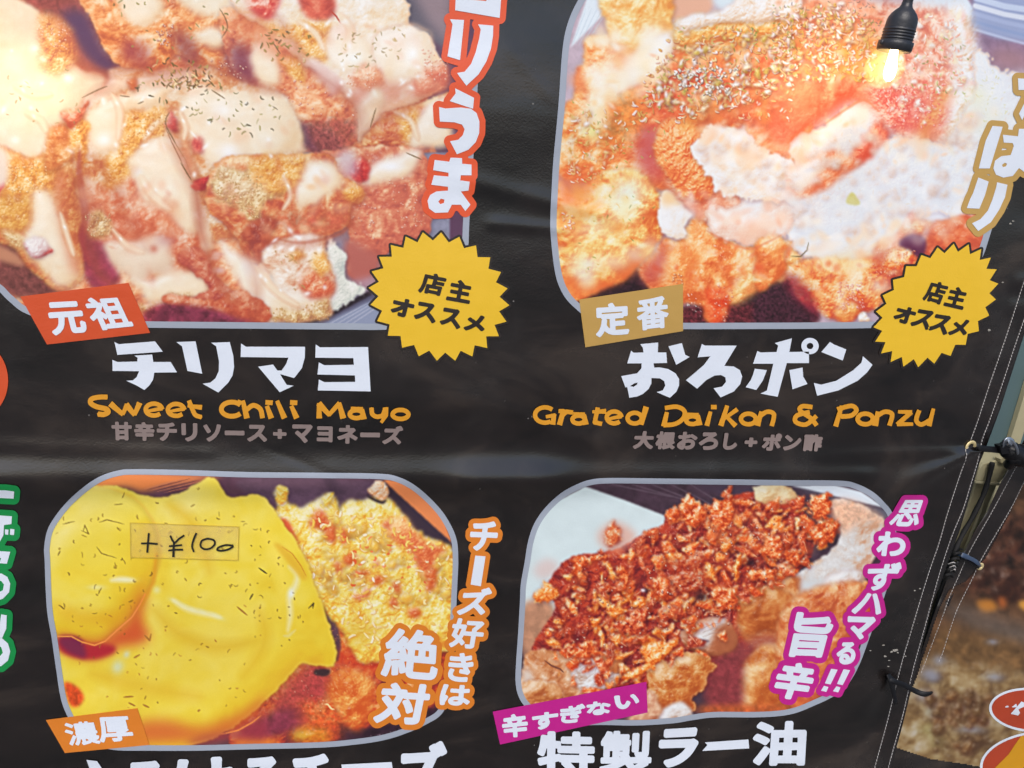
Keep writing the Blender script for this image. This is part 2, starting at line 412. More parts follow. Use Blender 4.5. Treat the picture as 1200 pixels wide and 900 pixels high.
def put_glyph(ch, Q, bold=1.2, res=.45):
    """one character stretched into quad Q, thickened by bold drawing units"""
    g = glyph(ch)
    if not g: return []
    lo, hi = fit_window(g, 0)
    Q = np.asarray(Q, float); c = Q.mean(0); sz = max(Q.max(0)-Q.min(0)); Q = c+(Q-c)*(1-2*bold/sz)
    lp = [quad_map((l[:, 0]-lo[0])/(hi[0]-lo[0]), (l[:, 1]-lo[1])/(hi[1]-lo[1]), Q) for l in g]
    a, b = fit_window(lp, bold+1.5)
    return [simplify(l) for l in contours(sdf_polys(lp, a, b, res), a, res, bold)]
CELL = {'ー': (.06, .44, .94, .58), '+': (.2, .3, .8, .75), 'し': (.2, .06, .85, .94), 'リ': (.15, .06, .85, .96), 'ソ': (.12, .1, .9, .95), 'ン': (.08, .12, .92, .92), 'ヨ': (.14, .12, .84, .9), 'ス': (.06,.1,.94,.92)}
def put_line(text, Q, bold=.9, res=.45):
    """a row of square characters spread over quad Q"""
    out = []; n = len(text)
    for i, ch in enumerate(text):
        a, b, c, d = CELL.get(ch, (.05, .05, .95, .95))
        u = np.array([i+a, i+c, i+c, i+a])/n; v = np.array([b, b, d, d])
        out += put_glyph(ch, quad_map(u, v, Q), bold, res)
    return out
# ---------------------------------------------------------------- picture painter (numpy, for the printed food photos)
PS = 1.35                                    # texels per drawing unit
PX0, PY0, PX1, PY1 = -50, -40, 1260, 960    # extent of the printed artwork in drawing units
PW, PH = int((PX1-PX0)*PS), int((PY1-PY0)*PS)
CV = np.zeros((PH, PW, 3), np.float32)
CR = {'A':(0,0,.23333),'B':(270,0,.23333),'C':(0,190,.23333),'D':(200,190,.23333),
      'E':(640,0,.23333),'F':(920,0,.23333),'G':(640,190,.23333),'H':(900,190,.23333),
      'I':(50,540,.20833),'J':(290,540,.20833),'K':(50,700,.20833),'L':(290,700,.20833),
      'M':(600,555,.20833),'N':(830,555,.20833),'O':(600,690,.20833),'P':(800,690,.20833),
      'Q':(0,0,1.0),'R':(1080,680,.13333),'S':(1080,780,.13333)}
def pts(c, s):
    ox, oy, k = CR[c]
    a = np.array([[float(v) for v in p.split(',')] for p in s.split()])
    return a*k + np.array([ox, oy])
def spline(p, closed=True, n=6):
    m = len(p); out = []
    rng = range(m) if closed else range(m-1)
    for i in rng:
        if closed: a, b, c, d = p[i-1], p[i], p[(i+1) % m], p[(i+2) % m]
        else: a, b, c, d = p[max(i-1, 0)], p[i], p[i+1], p[min(i+2, m-1)]
        for t in np.arange(n)/n:
            out.append(.5*((2*b)+(c-a)*t+(2*a-5*b+4*c-d)*t*t+(3*b-a-3*c+d)*t**3))
    if not closed: out.append(p[-1])
    return np.array(out)
_nc = {}
def noise(scale, seed=0, octs=3):
    """smooth value noise over the whole canvas, about -1..1, feature size in drawing units"""
    seed = seed if seed >= 900 else seed % 7
    key = (scale, seed, octs)
    if key in _nc: return _nc[key]
    tot = np.zeros((PH, PW), np.float32); amp = 1.; s = scale*PS
    for o in range(octs):
        r = np.random.RandomState(seed*31+o*7+int(scale*10))
        gh, gw = int(PH/s)+4, int(PW/s)+4
        g = r.rand(gh, gw).astype(np.float32)*2-1
        y = np.arange(PH)/s; x = np.arange(PW)/s
        yi = y.astype(int); xi = x.astype(int)
        fy = (y-yi).astype(np.float32); fx = (x-xi).astype(np.float32)
        fy = fy*fy*(3-2*fy); fx = fx*fx*(3-2*fx)
        rows = g[yi]*(1-fy)[:, None]+g[yi+1]*fy[:, None]
        tot += amp*(rows[:, xi]*(1-fx)+rows[:, xi+1]*fx)
        amp *= .55; s /= 2.1
        if s < 1.2: break
    if seed < 900:                             # warp the field by itself so that no grid shows
        a = noise(scale*1.7, seed+900, 1); b = noise(scale*1.7, seed+950, 1); k = scale*PS*.5
        yy = np.clip(np.arange(PH)[:, None]+(a*k).astype(int), 0, PH-1); xx = np.clip(np.arange(PW)[None]+(b*k).astype(int), 0, PW-1)
        tot = tot[yy, xx]
    _nc[key] = tot
    return tot
def cells(scale, seed=0):
    """bubbly field: rounded grains of about `scale` units, 0..1"""
    seed = seed % 2; key = ('c', scale, seed)
    if key in _nc: return _nc[key]
    r = np.random.RandomState(seed+77); s = scale*PS
    gh, gw = int(PH/s)+5, int(PW/s)+5
    jx = r.rand(gh, gw).astype(np.float32)*.9; jy = r.rand(gh, gw).astype(np.float32)*.9; sz = (.6+.5*r.rand(gh, gw)).astype(np.float32)
    y = (np.arange(PH)/s+1).astype(np.float32)[:, None]+.4*noise(scale*2, 901, 2); x = (np.arange(PW)/s+1).astype(np.float32)[None]+.4*noise(scale*2, 902, 2)
    yi = np.clip(y.astype(np.int32), 1, gh-2); xi = np.clip(x.astype(np.int32), 1, gw-2); best = np.full((PH, PW), 9., np.float32)
    for a in (-1, 0, 1):
        for b in (-1, 0, 1):
            yy = yi+a; xx = xi+b
            np.minimum(best, np.hypot(x-xx-jx[yy, xx], y-yy-jy[yy, xx])/sz[yy, xx], out=best)
    out = np.clip(1-best*best, 0, 1)
    _nc[key] = out
    return out
def blur(a, r):
    """three box passes, r in drawing units"""
    k = int(round(r*PS*.98))
    if k < 1: 
        if r*PS < .25: return a
        w = min(.33, r*PS*.5)
        for ax in (0, 1): a = a*(1-2*w)+w*(np.roll(a, 1, ax)+np.roll(a, -1, ax))
        return a
    for _ in range(3):
        for ax in (0, 1):
            n = a.shape[ax]
            pad = [(0, 0), (0, 0)]; pad[ax] = (k+1, k)
            c = np.cumsum(np.pad(a, pad, mode='edge'), axis=ax, dtype=np.float64)
            if ax == 0: a = (c[2*k+1:]-c[:n])/(2*k+1)
            else: a = (c[:, 2*k+1:]-c[:, :n])/(2*k+1)
            a = a.astype(np.float32)
    return a
def window(p, pad):
    x0 = max(int((p[:, 0].min()-pad-PX0)*PS), 0); x1 = min(int((p[:, 0].max()+pad-PX0)*PS)+2, PW)
    y0 = max(int((p[:, 1].min()-pad-PY0)*PS), 0); y1 = min(int((p[:, 1].max()+pad-PY0)*PS)+2, PH)
    if x1-x0 < 3 or y1-y0 < 3: return None
    return x0, x1, y0, y1
def raster(poly, win, rag=0, rs=6, seed=1):
    x0, x1, y0, y1 = win
    X = np.arange(x0, x1)/PS+PX0; Y = np.arange(y0, y1)/PS+PY0
    X, Y = np.meshgrid(X, Y); X = X.astype(np.float32); Y = Y.astype(np.float32)
    if rag:
        X = X+rag*noise(rs, seed)[y0:y1, x0:x1]; Y = Y+rag*noise(rs, seed+1)[y0:y1, x0:x1]
    m = np.zeros(X.shape, bool)
    q = np.roll(poly, -1, 0)
    for (ax, ay), (bx, by) in zip(poly, q):
        if ay == by: continue
        m ^= ((ay > Y) != (by > Y)) & (X < (bx-ax)*(Y-ay)/(by-ay)+ax)
    return m.astype(np.float32)
def col(c): return np.array(c, np.float32)/255.
def ramp(cols, t):
    cs = np.array(cols, np.float32)/255.; n = len(cs)-1
    t = np.clip(t, 0, 1)*n; i = np.minimum(t.astype(int), n-1); f = (t-i)[..., None]
    return cs[i]*(1-f)+cs[i+1]*f
LX, LY, LZ = -.35, -.55, .76
CLIP = None
BK = .62; FK = .55; SK = 1.
def comp(win, a, rgb):
    x0, x1, y0, y1 = win
    if CLIP is not None: a = a*CLIP[y0:y1, x0:x1]
    a = a[..., None]
    CV[y0:y1, x0:x1] = CV[y0:y1, x0:x1]*(1-a)+rgb*a
def fill(c, s, rgb, soft=.6, rag=0, rs=6, alpha=1., sm=True, seed=1, nz=0, ns=8):
    p = pts(c, s) if isinstance(s, str) else s
    if sm: p = spline(p)
    w = window(p, soft*3+abs(rag)*2+2)
    if w is None: return
    a = blur(raster(p, w, rag, rs, seed), soft)*alpha
    rgb = col(rgb)
    if nz: rgb = np.clip(rgb*(1+nz*noise(ns, seed+3)[w[2]:w[3], w[0]:w[1]][..., None]), 0, 1)
    comp(w, a, rgb)
def piece(c, s, cols, r=8, soft=.6, rag=1.2, rs=6, bump=2., bs=5, spec=.3, pw=30, cn=.25, cns=14, con=1.1, base=.5,
          shade=.35, alpha=1., seed=1, rim=None, sm=True, fine=0, spc=(255, 252, 246), gate=None, cell=None):
    p = pts(c, s) if isinstance(s, str) else s
    if sm: p = spline(p, n=5)
    w = window(p, max(soft*3, 5)+abs(rag)*2+r*.6)
    if w is None: return
    x0, x1, y0, y1 = w
    m = raster(p, w, rag, rs, seed)
    a = blur(m, soft*SK)
    if shade:                                  # contact shade that the photographed piece throws on what lies under it
        sh = np.roll(np.roll(blur(m, 2.5), int(1.5*PS), 0), int(1*PS), 1)*shade
        if CLIP is not None: sh = sh*CLIP[y0:y1, x0:x1]
        CV[y0:y1, x0:x1] *= (1-sh*np.array([.75, 1., .85], np.float32)[None, None]*1 if False else 1-sh[..., None]*np.array([.7, 1., .9], np.float32))
    b = np.clip((blur(m, r)-.12)/.88, 0, 1)
    h = r*b**1.1*1.5
    h = h+bump*BK*noise(bs, seed+5, 2)[y0:y1, x0:x1]
    if cell: 
        for cs_, ca_ in cell: h = h+ca_*cells(cs_, seed)[y0:y1, x0:x1]
    if fine: h = h+fine*FK*noise(1.8, seed+8, 2)[y0:y1, x0:x1]
    gy, gx = np.gradient(h*PS)
    inv = 1/np.sqrt(gx*gx+gy*gy+1)
    lam = (-gx*LX-gy*LY+LZ)*inv
    t = base+con*(lam-LZ)+cn*noise(cns, seed+11)[y0:y1, x0:x1]
    t = .5+.5*np.tanh(1.9*(t-.5))/.96
    rgb = ramp(cols, t)
    hx, hy, hz = LX*.55, LY*.55, (LZ+1)*.5
    nn = math.sqrt(hx*hx+hy*hy+hz*hz)
    sp = np.clip((-gx*hx-gy*hy+hz)*inv/nn, 0, 1)**pw*spec
    if gate: sp = sp*np.clip(.5+1.3*noise(gate, seed+17)[y0:y1, x0:x1], 0, 1)
    sp = sp[..., None]
    rgb = rgb*(1-sp)+col(spc)*sp
    comp(w, a*alpha, rgb)
    if rim:
        e = np.clip(a-blur(m, 1.3), 0, 1)*2.2
        comp(w, np.clip(e, 0, .8)*alpha, col(rim))
def glow(c, x, y, rx, ry, rgb, alpha=1., ang=0, pw=1.):
    ox, oy, k = CR[c]; x = x*k+ox; y = y*k+oy; rx *= k; ry *= k
    R = max(rx, ry)*2.4
    w = window(np.array([[x-R, y-R], [x+R, y+R]]), 0)
    if w is None: return
    X, Y = np.meshgrid(np.arange(w[0], w[1])/PS+PX0-x, np.arange(w[2], w[3])/PS+PY0-y)
    ca, sa = math.cos(ang), math.sin(ang)
    u = (X*ca+Y*sa)/rx; v = (-X*sa+Y*ca)/ry
    comp(w, (np.exp(-(u*u+v*v)**pw)*alpha).astype(np.float32), col(rgb))
def stroke(p, wd, rgb, soft=.4, alpha=1., taper=True):
    """thin tapered line through points p (drawing units)"""
    p = np.asarray(p, float)
    w = window(p, wd+soft*2+2)
    if w is None: return
    X, Y = np.meshgrid(np.arange(w[0], w[1])/PS+PX0, np.arange(w[2], w[3])/PS+PY0)
    best = np.full(X.shape, 1e9); n = len(p)-1
    for i in range(n):
        ax, ay = p[i]; bx, by = p[i+1]; dx, dy = bx-ax, by-ay; L = dx*dx+dy*dy+1e-9
        t = np.clip(((X-ax)*dx+(Y-ay)*dy)/L, 0, 1)
        d = np.hypot(X-ax-t*dx, Y-ay-t*dy)
        u = (i+t)/n
        d = d-wd*.5*((1-(2*u-1)**2)**.5 if taper else 1)
        best = np.minimum(best, d)
    comp(w, (np.clip(.5-best/(soft*1.5), 0, 1)*alpha).astype(np.float32), col(rgb))
def smooth_pts(p): return spline(p, False, 5)
def curl(x, y, L, ang, bend, n=4):
    t = np.linspace(-.5, .5, n)
    a = ang+bend*t*2
    dx, dy = np.cos(a)*L/n, np.sin(a)*L/n
    q = np.stack([np.cumsum(dx), np.cumsum(dy)], 1)
    return q-q.mean(0)+[x, y]
def inpoly(poly, x, y):
    r = False
    q = np.roll(poly, -1, 0)
    for (ax, ay), (bx, by) in zip(poly, q):
        if (ay > y) != (by > y) and x < (bx-ax)*(y-ay)/(by-ay)+ax: r = not r
    return r
def scatter(c, s, n, rnd):
    p = pts(c, s) if isinstance(s, str) else s
    lo, hi = p.min(0), p.max(0); out = []
    for _ in range(n*8):
        x, y = lo+(hi-lo)*rnd.rand(2)
        if inpoly(p, x, y): out.append((x, y))
        if len(out) == n: break
    return out
def flecks(c, s, n, cols, L=(4, 11), wd=(1., 2.2), seed=1, alpha=.8, bend=.8, ang=None, outline=None):
    rnd = np.random.RandomState(seed)
    for x, y in scatter(c, s, n, rnd):
        a = rnd.rand()*math.pi if ang is None else ang+rnd.randn()*.5
        q = curl(x, y, L[0]+rnd.rand()*(L[1]-L[0]), a, rnd.randn()*bend)
        ww = wd[0]+rnd.rand()*(wd[1]-wd[0])
        if outline: stroke(q+[.5, .6], ww+.9, outline, alpha=alpha*.55)
        stroke(q, ww, cols[rnd.randint(len(cols))], alpha=alpha*(.6+.4*rnd.rand()))
def blobs(c, s, n, cols, R=(2, 4), seed=1, asp=(.5, 1.), **kw):
    """many small shaded crumbs or flakes"""
    rnd = np.random.RandomState(seed)
    for i, (x, y) in enumerate(scatter(c, s, n, rnd)):
        r = R[0]+rnd.rand()*(R[1]-R[0]); k = 7; th = np.arange(k)/k*2*math.pi
        rr = r*(.65+.6*rnd.rand(k)); ax = asp[0]+rnd.rand()*(asp[1]-asp[0]); ro = rnd.rand()*math.pi
        q = np.stack([np.cos(th)*rr, np.sin(th)*rr*ax], 1)
        q = q@np.array([[math.cos(ro), math.sin(ro)], [-math.sin(ro), math.cos(ro)]])+[x, y]
        cc = cols[rnd.randint(len(cols))]
        kw2 = dict(r=r*.45, soft=.45, rag=.6, rs=3, bump=.5, bs=3, spec=.35, cn=.2, cns=4, shade=.4)
        kw2.update(kw)
        piece(c, q, cc, seed=int(rnd.randint(6)), **kw2)
def shards(c, s, n, cols, R=(4, 9), seed=1, **kw):
    """thin broken flakes, each with its own shade, edge light and shadow"""
    rnd = np.random.RandomState(seed)
    for x, y in scatter(c, s, n, rnd):
        r = R[0]+rnd.rand()**1.5*(R[1]-R[0]); asp = .25+.5*rnd.rand(); ro = rnd.rand()*math.pi; bend = rnd.randn()*.25
        th = np.sort(rnd.rand(7)*2*math.pi); rr = r*(.7+.5*rnd.rand(7))
        q = np.stack([np.cos(th)*rr, np.sin(th)*rr*asp], 1); q[:, 1] += bend*q[:, 0]**2/r
        q = q@np.array([[math.cos(ro), math.sin(ro)], [-math.sin(ro), math.cos(ro)]])+[x, y]
        k2 = dict(r=2.2, soft=.45, rag=.9, rs=3, bump=1.3, bs=4, spec=.45, pw=24, gate=3, cn=.35, cns=6, shade=.38, con=.8, base=.3+.5*rnd.rand())
        k2.update(kw)
        cc = cols[rnd.randint(len(cols))]
        piece(c, q, cc, seed=int(rnd.randint(5)), sm=rnd.rand() < .6, **k2)
        if rnd.rand() < .5:
            a = q[rnd.randint(7)]; b = q.mean(0)*.5+a*.5
            stroke(np.array([a, b, q.mean(0)+rnd.randn(2)]), .9, cc[-1], alpha=.6)
def sparkle(c, s, n, rgb=(255, 250, 240), R=(.4, 1.3), seed=1, alpha=.85, ring=None):
    rnd = np.random.RandomState(seed)
    for x, y in scatter(c, s, n, rnd):
        r = R[0]+rnd.rand()*(R[1]-R[0])
        q = curl(x, y, r*2.2, rnd.rand()*3.14, rnd.randn()*1.2)
        if ring: stroke(q+[.6, .7], r+1.2, ring, alpha=.45)
        stroke(q, r, rgb, alpha=alpha*(.5+.5*rnd.rand()))
def mottle(c, s, n, cols, R=(4, 10), seed=1, alpha=.6, asp=(.4, 1.), ang=None):
    """soft colour variation"""
    rnd = np.random.RandomState(seed)
    for x, y in scatter(c, s, n, rnd):
        r = R[0]+rnd.rand()*(R[1]-R[0]); cc = cols[rnd.randint(len(cols))]
        glow('Q', x, y, r, r*(asp[0]+rnd.rand()*(asp[1]-asp[0])), cc, alpha*(.4+.6*rnd.rand()), rnd.rand()*3.14 if ang is None else ang+rnd.randn()*.3, 1.3)
def clip_to(poly):
    global CLIP
    CLIP = None
    if poly is None: return
    CLIP = np.zeros((PH, PW), np.float32)
    w = window(poly, 3)
    CLIP[w[2]:w[3], w[0]:w[1]] = raster(poly, w)
# ---------------------------------------------------------------- the four printed food photographs
CREAM = [(228,178,134),(236,208,170),(242,224,196),(246,236,216),(253,253,250)]
CREAMW = [(232,186,146),(240,216,182),(244,230,208),(248,240,228),(254,254,253)]
MEAT = [(184,92,64),(220,132,82),(236,164,104),(246,200,150),(254,238,210)]
MEATP = [(164,80,74),(212,120,86),(230,152,108),(242,188,144),(252,230,200)]
DEEP = [(92,52,78),(128,66,82),(150,78,82),(176,100,92),(205,150,130)]
GOLD = [(196,116,62),(224,158,82),(236,182,102),(244,206,142),(254,244,214)]
GOLDP = [(170,120,90),(205,160,110),(222,190,140),(236,214,172),(252,244,222)]
CHILI = [(150,40,48),(196,60,60),(214,84,76),(232,130,110),(250,210,196)]
TXT = dict(bump=.8, bs=6, fine=.25, spec=.4, pw=20, gate=5, con=.85, cn=.4, cns=8, cell=((3.6, .8), (1.9, .2)))
def sauce(c, s, cols=CREAM, **k):
    kw = dict(r=7, soft=2.3, rag=2.4, rs=11, bump=1.6, bs=18, spec=.5, pw=40, cn=.14, cns=22, con=.55, base=.62, shade=.09)
    kw.update(k); piece(c, s, cols, **kw)
def crisp(c, s, cols=GOLD, **k):
    kw = dict(TXT); kw.update(dict(r=4, soft=1.6, rag=2.6, rs=6, shade=.06)); kw.update(k); piece(c, s, cols, **kw)
def meat(c, s, cols=MEAT, **k):
    kw = dict(r=11, soft=.9, rag=1.6, rs=7, bump=2., bs=10, fine=.25, spec=.3, pw=40, cn=.45, cns=14, con=.9, gate=7, cell=((7, .6), (3.2, .18))); kw.update(k); piece(c, s, cols, **kw)
HERB = [(130,122,66),(100,98,54),(160,150,90),(84,74,50)]
def panel_one():
    global BK, FK, SK
    BK, FK, SK = .5, .4, 1.2
    fill('Q', '-50,-40 620,-40 620,400 -50,400', (98,66,92), sm=False, nz=.1, ns=40)
    meat('Q', '-80,-80 420,-80 500,120 470,380 -80,420', MEATP, r=6, seed=1, shade=0)
    fill('D', '500,-50 1400,-50 1400,900 500,900', (140,140,160), sm=False, nz=.08)
    # tray corner at the right of the chicken
    fill('B', '780,-60 1110,-60 1110,260 1040,220 880,110 800,30', (98,92,104), soft=2, sm=False)
    fill('B', '900,-60 1110,-60 1110,240 1000,120', (150,132,138), soft=5, sm=False)
    fill('D', '640,830 800,760 1000,650 1180,620 1180,860 600,860', (92,90,112), soft=1.2, sm=False)
    fill('D', '700,840 1010,690 1060,700 1060,830 760,850', (146,154,178), soft=1.5, sm=False)
    for i in range(4): stroke(pts('D', '%d,830 %d,700' % (760+i*40, 1000+i*25)), 1.1, (196,198,212), alpha=.6)
    fill('D', '640,812 800,750 1000,640 1010,665 800,775 690,815', (44,34,44), soft=.7, sm=False)
    # purple shade between the pieces
    fill('C', '330,-20 400,-20 430,300 520,380 560,480 600,600 480,640 420,560 380,450 320,250', (150,62,84), soft=3, nz=.12)
    fill('C', '-40,380 330,500 320,640 80,680 -40,560', (120,70,66), soft=3, nz=.15, ns=5)
    fill('C', '-40,400 100,470 120,520 20,500 -40,470', (196,140,112), soft=2)
    fill('A', '90,-30 390,-30 430,120 500,260 560,380 430,360 330,260 250,130', (150,78,74), soft=6, nz=.15)
    fill('A', '300,80 430,60 520,240 610,340 540,370 430,300', (92,62,98), soft=5)
    # upper middle piece
    meat('A', '450,-40 1240,-40 1400,200 1300,420 1120,390 980,330 890,270 800,370 700,345 620,340 540,270 500,190 455,80', MEAT, r=9, seed=3, base=.52, rim=(226,170,130))
    fill('A', '640,200 740,230 750,330 690,330 600,280', (160,78,92), soft=6, alpha=.7)
    fill('A', '860,140 980,200 1000,320 930,320 880,240', (138,68,80), soft=5, alpha=.7)
    fill('A', '1130,230 1240,200 1240,400 1150,350', (140,60,72), soft=6, alpha=.8)
    sauce('A', '590,-40 770,-30 820,30 760,110 680,120 620,70', r=5, seed=4)
    sauce('A', '900,-40 1260,-40 1260,60 1120,80 960,60', r=5, seed=5)
    sauce('A', '975,180 1030,145 1130,150 1150,190 1080,240 1000,215', r=4, seed=6)
    sparkle('A', '780,120 870,120 860,230 790,220', 40, ring=(150,70,60), seed=7)
    # right long pieces (crop B)
    meat('B', '-60,60 60,60 200,150 380,330 640,400 700,560 640,700 560,740 470,790 300,680 260,600 240,500 140,470 60,400 0,340', MEATP, r=10, seed=8, base=.55)
    fill('B', '0,220 110,250 140,440 60,430 0,350', (120,52,78), soft=7, alpha=.85)
    fill('B', '250,610 390,620 560,700 470,780 300,700', (96,62,86), soft=4, alpha=.9, nz=.15, ns=4)
    fill('B', '390,620 640,600 600,720 470,790', (170,92,84), soft=4, alpha=.8, nz=.2, ns=3)
    sauce('B', '110,230 190,200 240,280 240,400 170,440 120,360', r=5, seed=9)
    meat('B', '60,-40 820,-40 900,120 990,170 1040,260 1090,380 1000,480 860,540 770,560 680,660 640,700 640,560 560,460 520,380 380,330 260,230 160,130 40,60', CREAMW, r=10, seed=10, base=.6, rim=(222,170,130), con=.9, cn=.2)
    meat('B', '80,-40 240,-40 230,60 170,100 90,40', CHILI[1:]+[(240,180,150)], r=5, seed=11, shade=.1, soft=2.5)
    meat('B', '350,-40 500,-40 525,60 470,105 400,95 360,40', [(176,70,60),(206,92,74),(222,110,86),(236,150,120)], r=5, seed=12, shade=.1, soft=2, bump=1)
    stroke(pts('B', '500,50 530,80 555,120'), 2, (190,80,60))
    crisp('B', '130,90 250,120 400,100 500,130 480,310 390,300 330,210 220,170', GOLD, seed=13, soft=2.5)
    crisp('B', '250,270 340,300 380,400 330,400 270,340', GOLD, seed=14, soft=2)
    fill('B', '0,60 100,60 220,160 330,240 300,330 150,250 40,160', (216,130,90), soft=6, alpha=.6)
    sauce('B', '480,200 600,80 640,150 720,280 660,340 560,360 500,300', CREAMW, r=6, seed=15)
    sauce('B', '740,180 880,120 980,170 1000,260 960,360 820,430 760,380 730,260', CREAMW, r=8, seed=16, rim=(214,170,140))
    glow('B', 910, 270, 45, 50, (252,254,255), .95)
    glow('B', 620, 290, 50, 30, (246,250,248), .8)
    sauce('B', '390,310 430,300 560,400 540,470 500,470 440,390', [(214,160,150),(232,196,190),(240,220,215),(250,245,240)], r=4, seed=17)
    meat('B', '600,370 700,320 770,380 740,460 640,440', [(206,120,90),(226,150,112),(234,176,140),(250,230,205)], r=5, soft=2.5, seed=18, shade=.1, fine=.8)
    meat('B', '960,350 1090,320 1090,440 1000,480 900,470', [(206,110,90),(222,132,104),(232,160,130),(252,235,215)], r=5, soft=3, seed=19, shade=.1, fine=.8)
    fill('B', '640,440 760,420 960,440 860,510 740,560 660,600 560,470', (212,136,116), soft=7, alpha=.75)
    sauce('B', '660,500 740,440 770,520 720,600 680,660 640,690 630,600', r=4, seed=20, alpha=.8)
    meat('B', '660,700 770,590 900,530 1040,480 1110,470 1110,640 980,760 840,770 760,790 700,760', [(150,70,66),(196,100,76),(212,126,88),(226,160,110),(250,228,180)], r=8, seed=21)
    crisp('B', '860,560 960,560 940,680 870,720 840,640', GOLD, soft=3, seed=22)
    sauce('B', '960,560 1080,470 1120,560 1100,720 980,740 900,720', CREAMW, r=8, seed=23)
    # lower right piece behind the star
    meat('D', '640,-30 1260,-60 1290,400 1180,400 1060,480 960,580 890,560 900,420 880,300 860,160 760,60', [(168,86,78),(200,108,88),(212,124,98),(226,156,122),(250,226,190)], r=10, seed=24)
    sauce('D', '960,120 1000,20 1140,-40 1260,-60 1200,60 1080,100', CREAMW, r=7, seed=25)
    glow('D', 1100, 20, 60, 25, (250,252,255), .9)
    meat('D', '900,30 960,-30 1000,30 980,90 920,90', CHILI, r=4, seed=26, soft=1.5)
    fill('D', '830,-40 920,-60 930,60 860,60', (214,196,206), soft=4, alpha=.8)
    sparkle('D', '1080,80 1260,60 1290,320 1160,330', 70, seed=27, ring=(190,110,80), R=(.4,1.1))
    sparkle('D', '900,200 1040,200 1020,380 920,370', 22, seed=28, ring=(170,80,70))
    fill('D', '880,380 970,420 1060,500 990,600 900,590 870,480', (182,106,96), soft=4)
    fill('D', '900,600 1060,570 1060,640 980,640', (190,150,160), soft=3, alpha=.8)
    # rice by the tray
    piece('D', '790,370 840,420 880,460 870,540 900,590 980,640 900,700 800,755 770,700 780,500', [(190,196,190),(222,224,214),(236,236,228),(248,248,244)], r=5, rag=2., rs=4, bump=.8, bs=3, fine=.4, seed=29, soft=.7)
    # left big glazed piece
    sauce('A', '-240,-60 60,-10 190,60 260,140 330,250 380,330 520,380 500,440 430,490 390,560 310,590 330,660 380,760 400,900 380,1100 -240,1100', [(206,160,130),(226,206,178),(232,220,196),(238,228,210),(250,250,248)], r=12, seed=30, cn=.15, soft=1.4)
    meat('A', '200,70 320,110 380,220 370,320 290,372 200,330 190,230', [(180,100,76),(214,146,90),(224,170,104),(232,190,130),(250,236,205)], r=5, soft=3, seed=31, shade=.1, fine=1.1, bump=1.4, bs=3)
    fill('A', '240,80 330,120 420,280 540,372 440,350 330,200', (206,120,92), soft=4, alpha=.55)
    for x, y in ((170,240),(340,390),(75,700)): glow('A', x, y, 26, 22, (250,252,255), .9)
    sparkle('A', '180,130 340,110 370,230 300,260 200,190', 60, seed=32, ring=(200,140,110))
    glow('A', 120, 140, 90, 70, (226,196,176), .5)
    # its lower part, crop C
    meat('C', '-60,-60 60,-60 160,-20 250,-70 400,-80 400,80 420,260 400,380 420,560 320,645 220,600 120,500 60,420 -60,360', [(186,96,66),(208,128,82),(220,156,98),(232,186,130),(250,232,196)], r=9, seed=33, fine=.5, soft=1.2)
    crisp('C', '-10,0 260,-10 270,120 180,160 60,170 -20,120', GOLD, seed=34, soft=2.5)
    crisp('C', '-60,180 150,180 140,330 60,350 -60,330', [(190,120,64),(212,150,78),(224,172,94),(240,200,130)], seed=35, soft=3)
    crisp('C', '20,340 110,370 130,430 80,430 30,390', GOLDP, seed=36)
    sauce('C', '170,150 250,160 290,240 310,340 360,440 395,540 380,590 320,630 260,600 180,500 110,420 120,350 160,300', CREAM, r=8, seed=37, rim=(226,180,140))
    fill('C', '270,60 330,60 330,300 400,520 370,560 330,420 290,250', (206,116,84), soft=5, alpha=.8)
    piece('C', '115,400 160,470 200,480 265,450 240,430 170,440', CHILI, r=3, seed=38)
    piece('C', '120,395 200,372 240,410 250,435 200,470 150,470', [(214,180,180),(236,226,226),(250,250,250)], r=4, seed=39, soft=1.)
    fill('C', '-30,60 10,80 20,120 -10,150 -30,130', (206,70,66), soft=1)
    fill('C', '-30,-60 30,-60 40,90 -30,120', (236,222,210), soft=3)
    meat('A', '250,640 380,640 370,780 240,860 220,780', [(196,110,66),(216,140,84),(228,170,110),(250,236,210)], r=5, seed=40, soft=2, fine=.5)
    # central glazed piece
    meat('A', '545,350 640,345 800,365 960,340 1060,330 1200,400 1420,470 1500,620 1520,760 1560,860 1240,1180 600,1180 400,1000 380,860 345,650 300,560 400,540 430,480 560,430', [(196,110,76),(216,150,100),(230,190,150),(236,214,188),(248,240,226)], r=8, seed=41, soft=1.1, rim=(214,140,90), fine=.3)
    sauce('A', '430,600 480,530 620,470 780,430 900,420 830,480 830,520 760,540 640,560 620,640 600,740 520,760 440,700', CREAM, r=7, seed=42)
    sauce('A', '560,380 660,400 780,370 950,360 940,440 820,430 640,440 560,470 480,480', [(214,170,140),(230,196,168),(238,214,192),(246,236,222)], r=5, seed=43)
    glow('A', 520, 700, 40, 35, (246,252,255), .9)
    meat('A', '640,400 680,390 680,440 650,450', [(190,96,60),(220,140,90)], r=3, seed=44, soft=1.5)
    crisp('A', '625,570 720,560 790,530 850,560 840,620 820,680 720,710 680,800 660,1000 540,1000 540,780 600,740', GOLD, seed=45, soft=1.6)
    crisp('A', '345,610 430,600 450,640 430,760 420,900 400,1000 370,800', GOLD, seed=46, soft=1.4)
    meat('A', '300,560 370,570 440,500 430,560 380,620 345,640', [(176,80,60),(206,110,80),(226,150,120),(252,236,220)], r=4, seed=47, fine=.8)
    sauce('A', '690,760 760,700 840,690 900,740 930,900 960,1050 960,1200 860,1260 740,1100 640,960 650,880 690,860', CREAM, r=8, seed=48)
